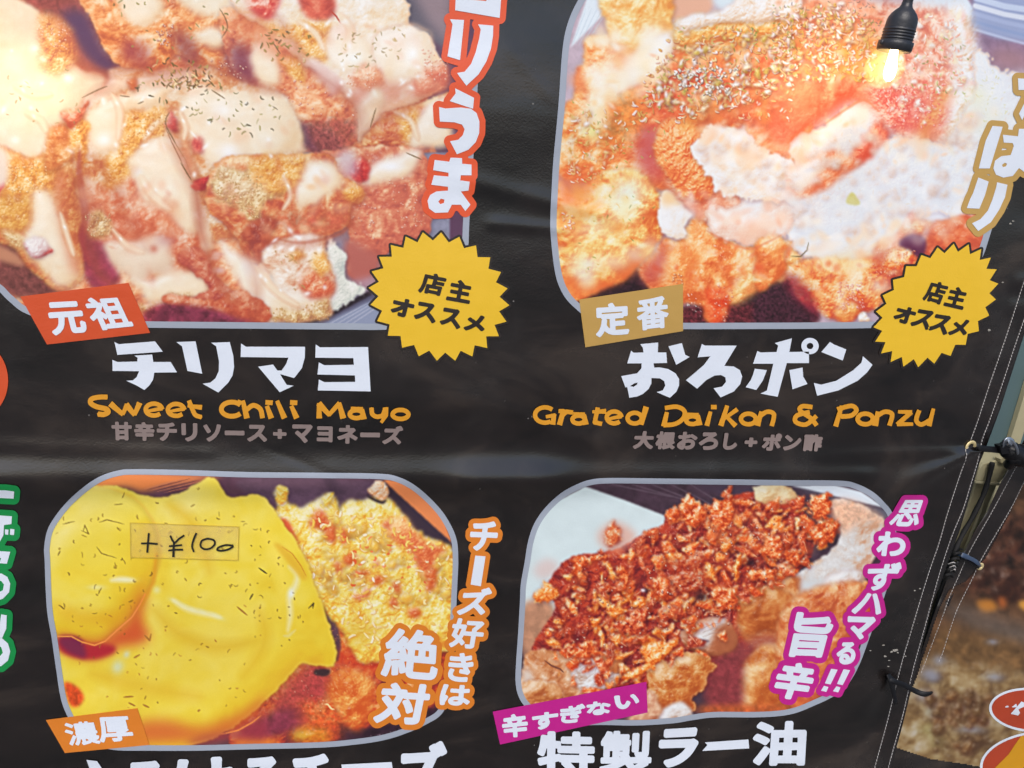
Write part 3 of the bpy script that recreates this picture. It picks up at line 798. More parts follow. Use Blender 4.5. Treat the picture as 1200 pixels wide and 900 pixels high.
    sauce('A', '960,430 1100,440 1240,470 1420,480 1500,620 1520,760 1440,760 1340,840 1240,880 1150,840 1100,850 1040,800 960,700 900,560', CREAM, r=10, seed=49)
    glow('A', 1120, 550, 60, 40, (252,254,255), .9); glow('A', 1150, 760, 60, 45, (250,252,255), .85)
    meat('A', '830,610 860,560 890,620 890,660 830,640', CHILI, r=3, seed=50, soft=1.5)
    meat('A', '960,690 1010,700 1010,760 960,760', CHILI, r=3, seed=51, soft=2)
    stroke(pts('A', '830,640 860,710 900,790 950,900'), 1.2, (150,120,90))
    stroke(pts('A', '845,640 880,720 930,800 965,900'), 1., (170,140,100))
    meat('A', '900,560 940,700 990,860 1000,900 960,900 900,720', [(210,130,90),(224,160,120),(236,200,160)], r=4, soft=2.5, seed=52)
    meat('C', '390,20 440,80 540,130 680,60 700,170 840,240 900,320 1000,340 1060,430 1040,560 900,540 800,520 600,440 430,330 420,150', [(186,86,62),(208,112,80),(222,140,104),(232,180,150),(246,226,208)], r=8, seed=53, soft=3, shade=.1)
    sauce('C', '640,-20 760,-40 860,0 950,80 990,180 1000,340 930,340 880,280 820,220 740,190 690,110', CREAM, r=8, seed=54)
    glow('C', 690, 45, 26, 24, (246,250,255), .9)
    crisp('C', '425,260 500,245 570,310 540,370 460,380 430,330', GOLDP, seed=55)
    sauce('C', '520,420 600,390 680,400 760,360 850,400 870,500 860,560 760,560 700,590 620,560 560,500', [(206,150,130),(226,200,175),(234,214,190),(244,234,218)], r=7, seed=56, soft=2.5)
    glow('C', 830, 390, 60, 40, (206,160,160), .6)
    meat('C', '560,300 640,290 760,310 760,370 640,380 560,350', [(186,90,66),(206,112,82),(222,150,120)], r=5, soft=4, seed=57, shade=0, alpha=.8)
    glow('C', 770, 435, 22, 22, (192,104,84), .8); glow('C', 760, 165, 16, 16, (190,104,74), .8); glow('C', 800, 570, 30, 18, (214,160,120), .8)
    sauce('C', '640,590 760,580 860,550 1000,560 1050,640 1000,690 880,660 820,700 740,710 700,640', CREAM, r=6, seed=58)
    crisp('C', '690,720 760,705 840,690 870,660 960,665 950,695 880,700 820,730 720,750', GOLDP, seed=59)
    fill('C', '740,740 860,700 1000,690 1100,740 1260,790 1260,830 740,830', (146,62,76), soft=2, nz=.2, ns=5)
    fill('C', '820,730 1000,700 1100,760 1080,800 840,800', (172,78,72), soft=4, nz=.25, ns=3)
    meat('C', '890,480 960,420 1020,440 1060,520 1130,620 1260,700 1260,760 1100,720 960,690 1050,630 980,560', [(160,70,66),(190,94,78),(206,120,94),(230,176,150)], r=6, seed=60, fine=.5)
    sauce('C', '985,250 1030,290 1060,370 1075,430 1030,440 1000,380', CREAM, r=3, seed=61, soft=1)
    meat('D', '100,110 190,66 200,90 170,130 120,140', CHILI, r=3, seed=62)
    # right half of the centre piece, crop D
    meat('D', '170,150 260,-20 600,-40 800,-40 850,60 960,130 960,200 910,210 890,310 820,360 740,380 640,400 560,480 400,500 330,380 260,300 200,250', [(178,82,68),(204,108,76),(220,140,96),(232,180,134),(250,232,196)], r=9, seed=63, rim=(220,160,100))
    crisp('D', '200,110 260,20 330,40 420,10 560,40 600,140 480,190 460,240 450,300 400,290 330,230 230,190', GOLDP, seed=64, soft=1.2)
    crisp('D', '400,-20 660,-20 640,100 560,150 430,120', GOLD, seed=65, soft=2.5)
    crisp('D', '860,130 940,120 965,160 950,200 880,190', GOLD, seed=66)
    sauce('D', '690,10 780,-10 850,60 850,120 780,160 720,210 640,210 620,140 660,80', CREAM, r=8, seed=67, soft=2.5)
    glow('D', 740, 60, 60, 45, (252,254,255), .95)
    fill('D', '500,260 640,250 880,260 860,340 660,360 560,330', (200,104,82), soft=6, alpha=.6, nz=.15)
    meat('D', '400,300 480,270 540,300 500,360 490,460 430,500 400,420 350,370', [(150,66,60),(180,86,66),(206,120,90)], r=5, seed=68, soft=1)
    meat('D', '480,420 640,360 780,380 780,460 820,560 820,640 790,700 800,770 620,800 480,800 440,740 520,620 460,500', [(200,120,90),(224,180,150),(236,212,190),(244,230,215),(252,250,246)], r=8, seed=69, rim=(196,120,90), soft=1)
    sauce('D', '245,380 330,450 420,510 500,560 560,630 700,660 730,720 600,740 480,780 400,720 360,620 260,480', CREAMW, r=6, seed=70)
    glow('D', 390, 530, 40, 50, (246,252,252), .8, -.6)
    meat('D', '660,560 720,540 800,590 815,640 740,690 660,650', [(190,80,56),(212,106,76),(230,150,110),(250,230,200)], r=5, soft=2.5, seed=71, shade=.1, fine=.8)
    crisp('D', '600,440 650,430 670,470 640,500 600,490', [(196,120,66),(222,160,96),(236,200,140)], seed=72)
    crisp('D', '705,470 760,455 800,520 770,560 720,550', GOLD, seed=73)
    crisp('D', '480,770 560,740 700,740 730,700 790,680 800,770 700,800 560,805', GOLDP, seed=74)
    meat('D', '330,640 460,700 500,780 420,800 240,790 -40,700 0,660 200,690', [(170,76,60),(196,96,70),(212,130,96),(236,190,160)], r=6, seed=75)
    fill('D', '-40,720 180,730 330,780 400,805 -40,830', (128,56,74), soft=2, nz=.2)
    for c, x, y in (('C',1080,480),('C',1100,545),('D',230,460),('D',240,540)): glow(c, x, y, 26, 14, (236,206,200), .7)
    for a_, w_ in (('A:560,470 600,560 590,700',5),('A:900,560 930,640 920,700',4),('A:720,700 760,640 800,600',4),('B:330,100 420,160 470,250',5),('B:540,60 600,150 560,260',6),('C:300,250 340,380 370,470',4),
                   ('C:700,60 760,160 860,240',6),('C:560,330 640,420 720,450',4),('D:560,60 600,160 560,240',3.5),('D:420,520 520,640 640,720',5),('B:820,560 900,600 940,700',4),('A:60,420 160,470 260,470',5),('A:120,560 200,600 230,660',5)):
        c_, s_ = a_.split(':'); q_p = smooth_pts(pts(c_, s_)); stroke(q_p+[1, 1.5], w_+4, (216,150,104), soft=3.5, alpha=.45); stroke(q_p, w_+2, (246,232,208), soft=2.6, alpha=.8); glow('Q', *q_p[len(q_p)//3], w_*.7, w_*.4, (255,254,250), .8, 1.)
    for a_, w_, cc_, al_ in (('C:400,-60 398,80 428,260 410,380 450,520',9,(168,66,70),.5),('D:500,370 640,404 820,368 892,318 908,214 965,204',3,(176,84,58),.5)):
        c_, s_ = a_.split(':'); stroke(smooth_pts(pts(c_, s_)), w_, cc_, soft=2.6, alpha=al_, taper=True)
    for a_, w_, al_ in (('C:395,-80 395,80 430,260 440,400 500,560 600,640',20,.45),('A:840,600 880,740 950,880 990,1000 1010,1150',14,.4),('C:985,140 1005,330 1045,450 1110,620 1180,700',15,.45),('A:520,372 640,352 800,372 960,344 1060,330 1200,405 1440,470',13,.45),
                   ('B:230,70 320,220 380,330 520,430 640,560 655,690',14,.35),('D:240,270 330,380 400,500 430,640 420,780',13,.4),('D:480,400 640,412 800,376 900,318 925,214 990,150',11,.45),('A:330,260 430,350 540,395 480,470 400,560',11,.35),('B:1040,430 880,550 760,600 660,700',10,.4),('A:430,760 560,900 640,1100 740,1260',12,.3)):
        c_, s_ = a_.split(':'); stroke(smooth_pts(pts(c_, s_)), w_, (170,84,62), soft=9, alpha=al_, taper=True)
    for c_, x_, y_, rx_, ry_ in (('A',520,600,60,110),('A',790,840,80,120),('A',1200,580,150,90),('D',330,120,110,60),('D',740,80,70,60),('D',420,570,60,90),('B',890,260,100,90),('B',570,250,80,80),('A',110,380,150,180),('C',250,330,50,120),('C',850,120,90,110),('C',700,470,110,60),('A',700,50,60,50),('A',1060,180,70,40)):
        glow(c_, x_, y_, rx_, ry_, (253,246,232), .38)
    rnd_ = np.random.RandomState(9)
    for x_, y_ in scatter('A', '0,100 500,480 1400,480 1500,800 700,1000 0,700', 26, rnd_)+scatter('B', '400,60 1040,150 1000,420 560,560', 16, rnd_)+scatter('D', '200,200 800,400 780,700 500,700', 12, rnd_):
        glow('Q', x_, y_, 2+4*rnd_.rand(), 1.5+2*rnd_.rand(), (254,254,252), .75, rnd_.rand()*3)
    cr_ = [(242,226,200),(250,248,244),(226,196,160),(236,216,196),(238,240,226)]
    mottle('A', '0,100 300,300 480,420 380,560 330,660 0,740', 40, cr_, R=(5,16), seed=97, alpha=.25)
    mottle('A', '430,480 1300,400 1500,640 1300,840 960,900 640,900 430,700', 60, cr_+[(222,150,100)], R=(4,12), seed=98, alpha=.25)
    mottle('B', '400,100 1040,150 1040,420 700,560 500,400', 50, cr_+[(230,160,120),(236,180,150)], R=(4,12), seed=99, alpha=.28)
    mottle('D', '170,150 600,-20 900,100 900,320 640,400 330,380', 40, [(236,180,120),(206,110,76),(246,220,180)], R=(3,10), seed=100, alpha=.45)
    mottle('C', '400,60 900,60 1000,330 1060,600 700,620 440,340', 60, [(206,110,80),(236,196,164),(226,150,110),(244,232,216)], R=(4,12), seed=101, alpha=.3)
    # herbs and little glints everywhere
    flecks('A', '640,420 900,380 1200,440 1200,700 900,560 700,540', 42, HERB, seed=80, outline=None)
    flecks('A', '0,330 400,330 400,640 0,620', 18, [(170,150,110),(150,140,100)], seed=81, alpha=.7, L=(4,9))
    flecks('A', '560,-20 1200,-20 1180,250 620,240', 22, HERB, seed=82)
    flecks('A', '780,270 1080,320 1060,450 800,440', 50, HERB+[(190,170,110)], seed=83, outline=(180,110,80))
    flecks('B', '100,120 400,180 400,320 200,330', 30, HERB+[(236,224,180)], seed=84, outline=(170,110,60))
    flecks('B', '450,180 900,120 860,320 600,360', 40, [(170,150,100),(150,130,90),(206,180,130)], seed=85)
    flecks('B', '0,480 260,480 240,680 0,700', 22, HERB, seed=86)
    flecks('D', '500,380 800,430 780,720 560,640', 12, [(190,150,100)], seed=87)
    for s_ in ('700,330 960,300 1000,420 820,440','860,380 1000,320 1080,420 960,440'): flecks('A', s_, 16, [(196,150,90),(110,84,50),(240,220,170)], L=(8,18), wd=(1.,2.2), seed=102, alpha=.85, bend=1.)
    for q_ in ('A:1100,40 1130,90 1140,140 1110,190','A:600,478 650,486','A:690,520 720,508','A:1060,450 1130,495','B:880,765 960,800','B:215,215 250,270','B:730,540 700,640','C:905,0 960,90','A:850,560 830,620 880,720','A:410,490 490,450 540,430'):
        c_, s_ = q_.split(':'); stroke(smooth_pts(pts(c_, s_)), 1.5, (120,92,60), alpha=.7)
    sparkle('B', '960,230 1090,310 1080,420 980,380', 60, seed=88, ring=(206,130,100))
    sparkle('B', '250,380 460,430 640,560 560,640 300,560', 26, seed=89, ring=(190,100,84))
    sparkle('B', '560,360 760,360 740,460 580,440', 30, seed=90, ring=(206,130,90))
    sparkle('A', '625,570 850,560 820,680 620,700', 60, (248,222,160), seed=91, R=(.4,.9), ring=(190,120,60))
    sparkle('D', '200,60 460,60 450,290 240,190', 110, (252,240,205), seed=92, R=(.5,1.2), ring=(176,126,70))
    sparkle('D', '480,740 800,690 790,790 500,800', 60, (252,236,190), seed=93, R=(.5,1.), ring=(176,120,60))
    sparkle('C', '425,260 560,250 550,370 440,370', 60, (252,236,200), seed=94, R=(.5,1.1), ring=(170,120,80))
    sparkle('C', '20,20 250,20 200,150 40,150', 70, (252,240,210), seed=95, R=(.5,1.2), ring=(196,140,80))
    sparkle('A', '1050,300 1240,330 1200,400 1100,380', 30, (252,236,215), seed=96, ring=(150,70,60))
    # glow of the nearest bulb that was photographed with the print lies on the real banner, not here
DAIK = [(226,192,160),(240,224,206),(244,238,232),(246,247,249),(253,254,255)]
FRY = [(212,98,52),(234,134,76),(244,166,98),(250,204,146),(254,240,208)]
FRYY = [(224,140,70),(240,180,100),(246,210,140),(250,236,190),(253,250,236)]
WET = [(206,84,58),(228,110,72),(240,142,92),(248,182,128),(253,234,208)]
def panel_two():
    global BK, FK, SK
    BK, FK, SK = .5, .5, 1.3
    fill('Q', '600,-40 1260,-40 1260,400 600,400', (196,178,190), sm=False, nz=.04)
    fill('E', '120,240 210,-30 290,-30 300,60', (228,238,246), soft=.6, sm=False)
    for i in range(5): stroke(pts('E', '%d,225 %d,40' % (132+i*16, 200+i*28)), .9, (196,210,222), alpha=.7)
    fill('E', '600,-60 820,-60 820,60 660,120', (232,184,158), soft=2)
    fill('E', '860,-60 1260,-60 1260,60 900,60', (222,236,244), soft=3)
    fill('F', '600,-60 960,-60 930,100 700,60', (222,234,246), soft=3)
    # upper right plate rim and sleeve
    fill('F', '920,-60 1300,-60 1300,420 1100,380 990,310 960,220 920,180 950,60', (150,124,150), soft=1, nz=.08)
    fill('F', '950,-60 1300,-60 1300,230 1060,190 930,140', (160,172,206), soft=2, sm=False)
    for i, cc in enumerate(((212,224,244),(236,242,252),(176,188,220),(150,166,204),(196,206,232))):
        stroke(pts('F', '%d,%d 1100,%d 1300,%d' % (960-i*6, -10+i*38, 30+i*40, 60+i*46)), 7-i, cc, soft=1.6, alpha=.8, taper=False)
    fill('F', '1060,240 1200,260 1240,340 1100,350 1020,290', (176,136,140), soft=7, alpha=.8)
    # pale food that fills the upper right
    meat('F', '-80,-20 160,-40 440,0 600,20 800,40 900,160 960,330 940,560 820,700 600,700 400,500 -80,420', [(214,120,100),(238,166,140),(246,204,184),(252,232,220)], r=8, seed=60, soft=4, shade=0, cn=.6, cns=9)
    fill('F', '-80,0 200,0 440,100 440,380 300,420 -80,420', (240,152,100), soft=8, alpha=.6, nz=.12, ns=6)
    fill('F', '240,160 480,200 460,400 330,440 240,330', (244,178,84), soft=8, alpha=.7)
    piece('F', '820,60 900,20 950,160 1000,310 1100,380 1180,360 1240,420 1240,760 900,760 780,560 830,380', DAIK, r=8, seed=61, soft=4, rag=3, shade=0, cn=.4)
    fill('H', '700,-60 1300,-60 1100,300 900,300 740,250', (232,236,246), soft=3)
    # dark tray underneath
    fill('G', '100,640 200,660 400,560 460,500 520,600 700,760 1240,560 1240,900 60,900', (44,26,34), soft=1.5, nz=.3, ns=3)
    fill('G', '690,720 1300,720 1300,820 690,820', (96,42,48), soft=2, nz=.35, ns=2.5)
    fill('H', '-40,600 80,530 180,700 240,800 -60,830', (66,36,46), soft=2, nz=.3, ns=2.5)
    meat('E', '600,170 760,130 1240,100 1240,360 900,380 620,380 560,300', [(226,120,70),(240,160,90),(248,206,140),(252,236,200)], r=6, seed=62, soft=3, shade=0)
    # left fried piece column
    meat('E', '190,190 300,170 420,120 560,200 620,330 720,330 900,260 1240,300 1240,900 100,900 90,560 130,480 150,350 190,310', FRY, r=10, seed=2, base=.55, fine=.5)
    piece('E', '270,-60 600,-60 640,120 640,240 560,300 460,320 330,220 290,90', FRYY, r=10, seed=3, rag=2, bump=1.6, bs=8, con=.9, cn=.3, soft=1)
    glow('E', 530, 230, 60, 90, (250,252,255), .95, .3); glow('E', 430, 400, 60, 40, (250,240,232), .85)
    sauce('E', '400,330 480,230 620,150 640,220 600,330 500,400 380,470 330,460', DAIK, r=7, seed=4)
    fill('E', '300,240 420,300 400,420 240,560 200,520 280,380', (250,236,214), soft=5, alpha=.7)
    glow('E', 370, 240, 40, 24, (252,250,244), .9)
    fill('E', '300,80 340,200 420,230 470,320 380,340 330,230 290,130', (244,176,120), soft=5, alpha=.6)
    glow('E', 250, 570, 70, 90, (250,250,226), .95, .4); glow('E', 230, 660, 50, 40, (240,232,160), .8)
    glow('E', 250, 200, 50, 26, (248,228,190), .8)
    # darker wet sauce in the middle
    meat('E', '560,600 620,540 760,520 900,520 1000,400 1260,430 1260,660 1000,620 860,640 720,640 700,760 740,880 560,900 480,780 520,680', WET, r=9, seed=5, soft=3, shade=.1, fine=.4)
    fill('E', '470,600 560,590 580,700 570,820 590,880 520,900 440,780', (196,84,92), soft=7, alpha=.8)
    meat('E', '460,460 600,330 740,310 860,330 960,300 1100,250 1240,330 1240,440 960,560 720,600 560,640 460,560', WET, r=6, seed=6, soft=4, shade=0)
    fill('E', '700,540 900,500 960,560 800,600 700,610', (232,150,70), soft=5, alpha=.7, nz=.15)
    fill('E', '320,520 460,460 500,600 380,720 280,720 300,600', (228,140,70), soft=6, alpha=.7, nz=.2)
    # yellowish ridge on top
    piece('E', '640,110 720,90 860,60 1240,20 1240,200 1100,180 980,210 860,190 760,220 660,230', FRYY, r=6, seed=7, rag=2.5, rs=6, soft=2, bump=2, bs=5)
    piece('E', '660,120 760,60 860,60 1000,-30 1260,-40 1260,70 1100,110 900,110 740,140 700,180', DAIK, r=6, seed=8, rag=2, rs=7, soft=1)
    # dark lower-left fried piece
    meat('G', '40,120 140,150 260,60 420,30 520,90 580,200 590,340 540,430 470,520 400,590 280,640 130,700 20,640', [(214,96,50),(236,150,80),(246,200,120),(250,230,170),(253,250,236)], r=15, seed=9, rim=None, con=1., bump=2.6, bs=12)
    glow('G', 400, 170, 80, 110, (240,248,240), .9, .3); glow('G', 250, 330, 110, 60, (250,246,214), .6)
    glow('G', 200, 510, 60, 36, (242,248,240), .85); glow('G', 330, 500, 110, 50, (252,238,200), .7)
    fill('G', '90,560 200,600 380,560 470,480 480,510 400,590 280,640 130,700 80,650', (236,128,70), soft=4, alpha=.75)
    fill('G', '50,40 200,60 260,90 180,190 100,270 60,200', (232,120,72), soft=7, alpha=.75)
    # lower middle fried piece
    meat('G', '460,540 540,460 590,380 660,390 720,300 760,260 840,330 940,400 1060,420 1240,390 1240,560 1100,610 980,690 900,720 860,810 800,790 780,720 640,700 520,640', FRY, r=10, seed=10, rag=2, fine=.5, base=.48)
    fill('G', '470,560 560,430 620,420 600,540 560,600 500,610', (196,90,88), soft=6, alpha=.8)
    meat('G', '620,440 760,420 760,500 700,600 620,600', [(232,130,70),(244,170,100),(250,220,170)], r=6, soft=3, seed=11, shade=0, fine=1)
    meat('G', '980,560 1100,480 1260,440 1260,540 1100,620 1000,690 920,710', [(226,140,80),(244,190,120),(250,226,170),(253,248,230)], r=6, soft=3, seed=12, shade=0, fine=.8)
    meat('G', '800,640 900,640 910,760 870,810 810,780', [(214,70,40),(238,104,60),(246,150,100)], r=5, soft=2, seed=13, shade=0, fine=.8)
    sparkle('G', '700,640 800,720 790,780 700,760', 26, seed=14); sparkle('G', '860,600 940,640 920,800 820,800', 44, seed=15, ring=(200,80,50))
    sparkle('G', '620,560 700,560 680,620 630,610', 24, (252,240,200), seed=16, ring=(190,90,50))
    sparkle('G', '820,410 960,440 960,540 880,500', 26, (250,214,190), seed=17)
    # grated radish
    piece('G', '570,180 600,140 660,160 700,220 740,260 700,310 700,370 670,390 610,370 570,330 560,260', DAIK, r=6, rag=2, rs=6, bump=1, bs=7, seed=18, con=.8, base=.68)
    fill('G', '590,140 660,150 660,200 600,220 570,190', (246,206,150), soft=4, alpha=.8)
    meat('G', '590,100 700,60 840,60 960,150 980,260 820,300 740,260 690,210 640,160', [(220,110,80),(236,150,110),(244,184,150),(252,226,205)], r=7, seed=19, rag=2, fine=.6, soft=2)
    piece('G', '800,280 840,230 960,220 1000,130 1260,120 1260,370 1180,360 1100,400 1020,430 960,400 880,390 820,340', [(226,176,150),(240,208,190),(244,226,214),(248,242,240)], r=8, rag=3.2, rs=6, bump=1.2, bs=9, seed=20, con=.9, base=.62, rim=(220,150,120), cell=((3.4, .5), (9, .8)))
    glow('G', 1050, 220, 90, 60, (240,246,252), .8); glow('G', 1150, 320, 80, 50, (244,248,252), .7)
    piece('E', '540,780 560,650 600,600 700,610 760,640 800,720 880,900 800,1000 680,980 600,880', [(220,100,60),(238,144,84),(246,184,120),(252,224,176)], r=9, seed=21, rag=2.5, rs=5, bump=2.4, bs=5, fine=.5, soft=1.2)
    piece('E', '720,740 760,700 800,640 880,620 1000,640 1040,700 1160,780 1240,800 1240,1000 1000,1000 860,960 800,860', DAIK, r=10, seed=22, rag=3.5, rs=6, bump=1.4, bs=10, soft=.8, base=.75, con=.7, cell=((3.4, .6), (9, .8)))
    fill('E', '1000,620 1240,600 1240,760 1120,740 1040,680', (236,120,80), soft=5, alpha=.6, nz=.1)
    # broad white radish on the right, crop H/F
    piece('F', '20,740 60,680 200,620 330,520 400,490 470,560 500,680 660,690 800,720 900,560 960,440 940,300 980,240 1060,340 1160,360 1200,420 1260,700 1100,900 1000,1080 940,1140 760,1060 640,1140 560,1240 480,1300 380,1320 140,1300 60,1260 10,1180 45,1080 5,960 50,860',
          [(224,206,206),(232,228,232),(234,238,244),(238,243,248),(252,253,255)], r=12, seed=23, rag=3.4, rs=6, bump=1.6, bs=16, con=.7, base=.6, soft=.6, cn=.15, rim=(236,190,160), cell=((3.4, .5), (9, .8)))
    flecks('F', '330,520 480,700 800,740 960,440 1060,360 1200,500 1000,1080 500,1280 60,1200 -40,800', 150, [(226,214,196),(214,222,232),(253,254,255),(236,214,190)], L=(3,9), wd=(.6,1.6), seed=90, alpha=.5)
    meat('F', '-60,360 200,400 360,380 480,560 330,500 200,600 60,680 -60,720', [(216,90,60),(234,120,88),(240,140,106),(248,190,150)], r=8, seed=24, soft=4, shade=0, fine=.5, spec=.1)
    fill('F', '-60,440 140,420 160,560 60,640 -60,600', (238,132,90), soft=8, alpha=.5)
    meat('F', '400,420 600,400 820,440 800,600 700,680 640,660 500,640 440,520', [(224,100,90),(236,136,116),(244,180,156),(252,226,210)], r=7, seed=25, soft=4, shade=0, fine=1.2, bump=1.5, bs=3)
    fill('F', '780,440 830,480 740,620 690,740 670,680 700,600', (240,186,110), soft=5, alpha=.8)
    meat('F', '270,850 330,760 400,680 470,600 500,640 510,700 440,760 420,800 300,860 180,880', [(214,84,60),(232,112,84),(242,150,112),(250,200,160)], r=5, seed=26, soft=1.6, rag=2.6, rs=5, shade=.1, fine=.5)
    meat('H', '90,40 160,-10 300,-60 460,0 330,100 250,150 180,180 120,170', [(222,110,70),(238,146,100),(246,190,150),(252,226,200)], r=6, seed=27, soft=2.5, rag=2.6, rs=5, shade=.1, fine=.6)
    sauce('H', '100,60 160,20 280,-20 240,80 140,150', DAIK, r=5, seed=28)
    # lower right fried pieces, crop H
    meat('H', '-60,400 40,360 90,410 80,480 100,540 40,590 -60,640', FRY, r=6, seed=29, rag=2)
    meat('H', '560,400 640,350 720,240 760,290 860,300 960,270 1080,260 1060,500 760,560 640,640 560,640 520,480', [(170,58,52),(206,90,62),(226,120,84),(242,170,120)], r=8, seed=30, rag=2, fine=.4)
    crisp('H', '680,320 760,280 820,300 800,350 700,360', [(220,120,80),(240,170,110),(250,220,170)], seed=31)
    fill('H', '660,390 720,360 790,380 790,440 760,480 700,450 660,420', (100,44,74), soft=1.8)
    meat('H', '800,330 960,270 1100,260 1100,400 1000,440 840,440', [(200,86,60),(226,116,76),(238,150,104)], r=7, seed=32, soft=2, shade=.1)
    meat('H', '90,560 120,510 220,480 320,470 440,490 560,450 700,440 740,510 640,560 600,640 560,720 460,770 400,800 320,790 260,760 160,680', [(196,70,56),(228,110,66),(242,160,92),(248,206,150),(253,244,225)], r=10, seed=33, rag=2, fine=.7)
    fill('H', '90,560 180,600 240,700 260,770 200,740 100,640', (150,48,66), soft=4, alpha=.8, nz=.2)
    fill('H', '220,480 520,440 560,460 400,560 240,520', (250,226,170), soft=6, alpha=.7)
    crisp('H', '340,730 420,700 460,740 400,800 340,790', [(226,130,70),(246,186,110),(252,224,170)], seed=34)
    piece('H', '450,770 480,755 510,790 460,800', DAIK, r=2, seed=35)
    glow('H', 560, 620, 50, 40, (246,238,214), .8)
    sparkle('H', '360,590 470,600 480,730 330,740', 100, (252,240,236), seed=36, R=(.6,1.5), ring=(214,110,90))
    sparkle('H', '540,430 740,430 660,560 480,600', 80, (252,220,196), seed=37, R=(.5,1.2), ring=(214,110,70))
    fill('H', '520,480 600,440 560,540', (206,84,60), soft=3, alpha=.7)
    fill('H', '390,200 420,150 460,200 440,215', (214,206,120), soft=1., alpha=.9)
    stroke(pts('H', '110,470 160,474 195,440 203,400'), 1.2, (110,96,60))
    glow('F', 1000, 600, 110, 90, (236,240,224), .6); glow('F', 960, 480, 60, 60, (238,238,210), .6)
    mottle('E', '280,-40 640,60 620,330 420,480 200,560', 26, [(253,250,240),(252,244,222),(250,230,190)], R=(6,16), seed=48, alpha=.7)
    mottle('E', '150,350 560,200 620,330 480,460 330,560 130,640', 40, [(252,236,200),(250,214,160),(240,150,100),(253,250,240)], R=(4,12), seed=50, alpha=.6)
    mottle('G', '60,150 420,40 580,220 540,430 300,620 60,600', 40, [(250,240,190),(246,206,120),(238,166,90),(244,250,240)], R=(5,14), seed=51, alpha=.5)
    mottle('E', '560,330 1240,250 1240,600 700,640', 50, [(238,120,80),(226,90,62),(246,170,110),(240,180,90)], R=(4,12), seed=52, alpha=.5)
    mottle('E', '720,640 1040,640 1240,800 1240,1000 880,960', 34, [(253,240,214),(248,214,176),(253,253,250)], R=(4,10), seed=53, alpha=.6)
    mottle('F', '-60,0 480,0 480,400 -60,420', 70, [(250,214,180),(240,150,100),(252,236,224),(246,190,120)], R=(3,9), seed=54, alpha=.6)
    mottle('F', '480,60 960,60 960,500 700,640 480,420', 80, [(252,226,214),(246,180,160),(253,244,236),(250,236,200)], R=(3,9), seed=55, alpha=.55)
    mottle('G', '560,160 980,60 1240,120 1240,380 960,400 800,300', 60, [(252,240,232),(246,200,176),(250,224,196),(253,253,253)], R=(4,10), seed=56, alpha=.55)
    mottle('H', '60,200 600,160 900,120 880,260 500,460 200,460', 40, [(250,250,253),(226,232,240),(250,240,226)], R=(6,18), seed=57, alpha=.5)
    mottle('G', '480,560 800,420 1240,430 1100,620 860,800 640,700', 50, [(244,160,100),(226,96,60),(248,196,140),(236,120,70)], R=(3,9), seed=58, alpha=.5)
    mottle('H', '120,500 540,460 740,440 640,600 440,780 260,760', 40, [(248,196,130),(232,110,66),(252,230,190)], R=(3,9), seed=59, alpha=.55)
    mottle('F', '330,520 480,700 800,740 960,440 1060,360 1240,500 1000,1120 500,1280 60,1240 -20,800', 90, [(222,228,238),(252,240,222),(253,254,255),(236,226,222),(250,226,196)], R=(3,10), seed=72, alpha=.45)
    mottle('H', '560,240 760,160 960,100 1000,230 760,260 560,380 420,480 300,480', 30, [(250,220,190),(253,252,250),(226,232,242)], R=(3,9), seed=73, alpha=.5)
    for a_, w_ in (('F:200,620 330,530 400,500 470,560',3),('G:800,340 900,395 1020,435 1100,405 1180,365',2.5)):
        c_, s_ = a_.split(':'); stroke(smooth_pts(pts(c_, s_)), w_, (226,130,90), soft=1.6, alpha=.55)
    for s_, n_, cc_ in (('E:720,650 880,620 1040,650 1160,780 1240,800 1240,860 1000,800 800,800',26,[(250,212,170),(246,190,140),(254,244,228)]),('F:-20,760 200,640 400,520 470,560 330,640 100,820',22,[(250,206,168),(254,240,222)]),
                        ('F:440,700 520,660 820,700 960,470 1000,560 860,800 520,800',30,[(252,226,200),(240,236,220),(250,210,176)]),('H:120,380 560,330 740,220 900,250 700,300 520,470 220,480',34,[(250,224,190),(246,200,156),(254,250,244)]),('G:800,270 1240,200 1240,360 1000,410',26,[(250,220,196),(244,190,160)])):
        c_, q_ = s_.split(':'); mottle(c_, q_, n_, cc_, R=(4,12), seed=74, alpha=.6)
    blobs('F', '-20,800 200,680 440,560 700,740 900,600 1000,560 900,900 700,1040 400,1200 60,1160', 120, [DAIK, [(236,214,196),(246,236,226),(254,252,250)]], R=(2.5,7), seed=75, alpha=.55, shade=.12, soft=1., asp=(.35,.9), spec=.2)
    blobs('E', '740,760 900,660 1040,700 1200,800 1240,960 1000,960 860,920', 40, [DAIK, [(240,206,176),(250,232,212),(254,252,248)]], R=(2.5,6), seed=76, alpha=.6, shade=.12, soft=1., asp=(.35,.9), spec=.2)
    blobs('E', '900,400 1240,400 1240,620 900,640 760,600', 50, [WET, FRY], R=(3,8), seed=77, alpha=.5, shade=.15, soft=1.2, asp=(.35,.9))
    # bonito and herb flakes over the top
    flak = [(253,250,240),(250,236,206),(244,222,170),(236,206,140),(226,190,110)]
    flecks('E', '600,200 900,140 1240,120 1240,430 900,560 620,620 420,620 460,440', 330, flak, L=(5,15), wd=(.9,3.), seed=40, outline=(170,80,50), alpha=.95, bend=1.2)
    fk = dict(soft=.35, shade=.55, rag=.8, rs=2.5, spec=.2, bump=.6, bs=2)
    F3 = [[(226,190,140),(248,236,206),(253,250,240)],[(216,160,96),(238,206,146),(250,236,196)],[(232,214,204),(248,244,240),(254,254,252)],[(190,150,60),(222,196,110),(240,226,160)]]
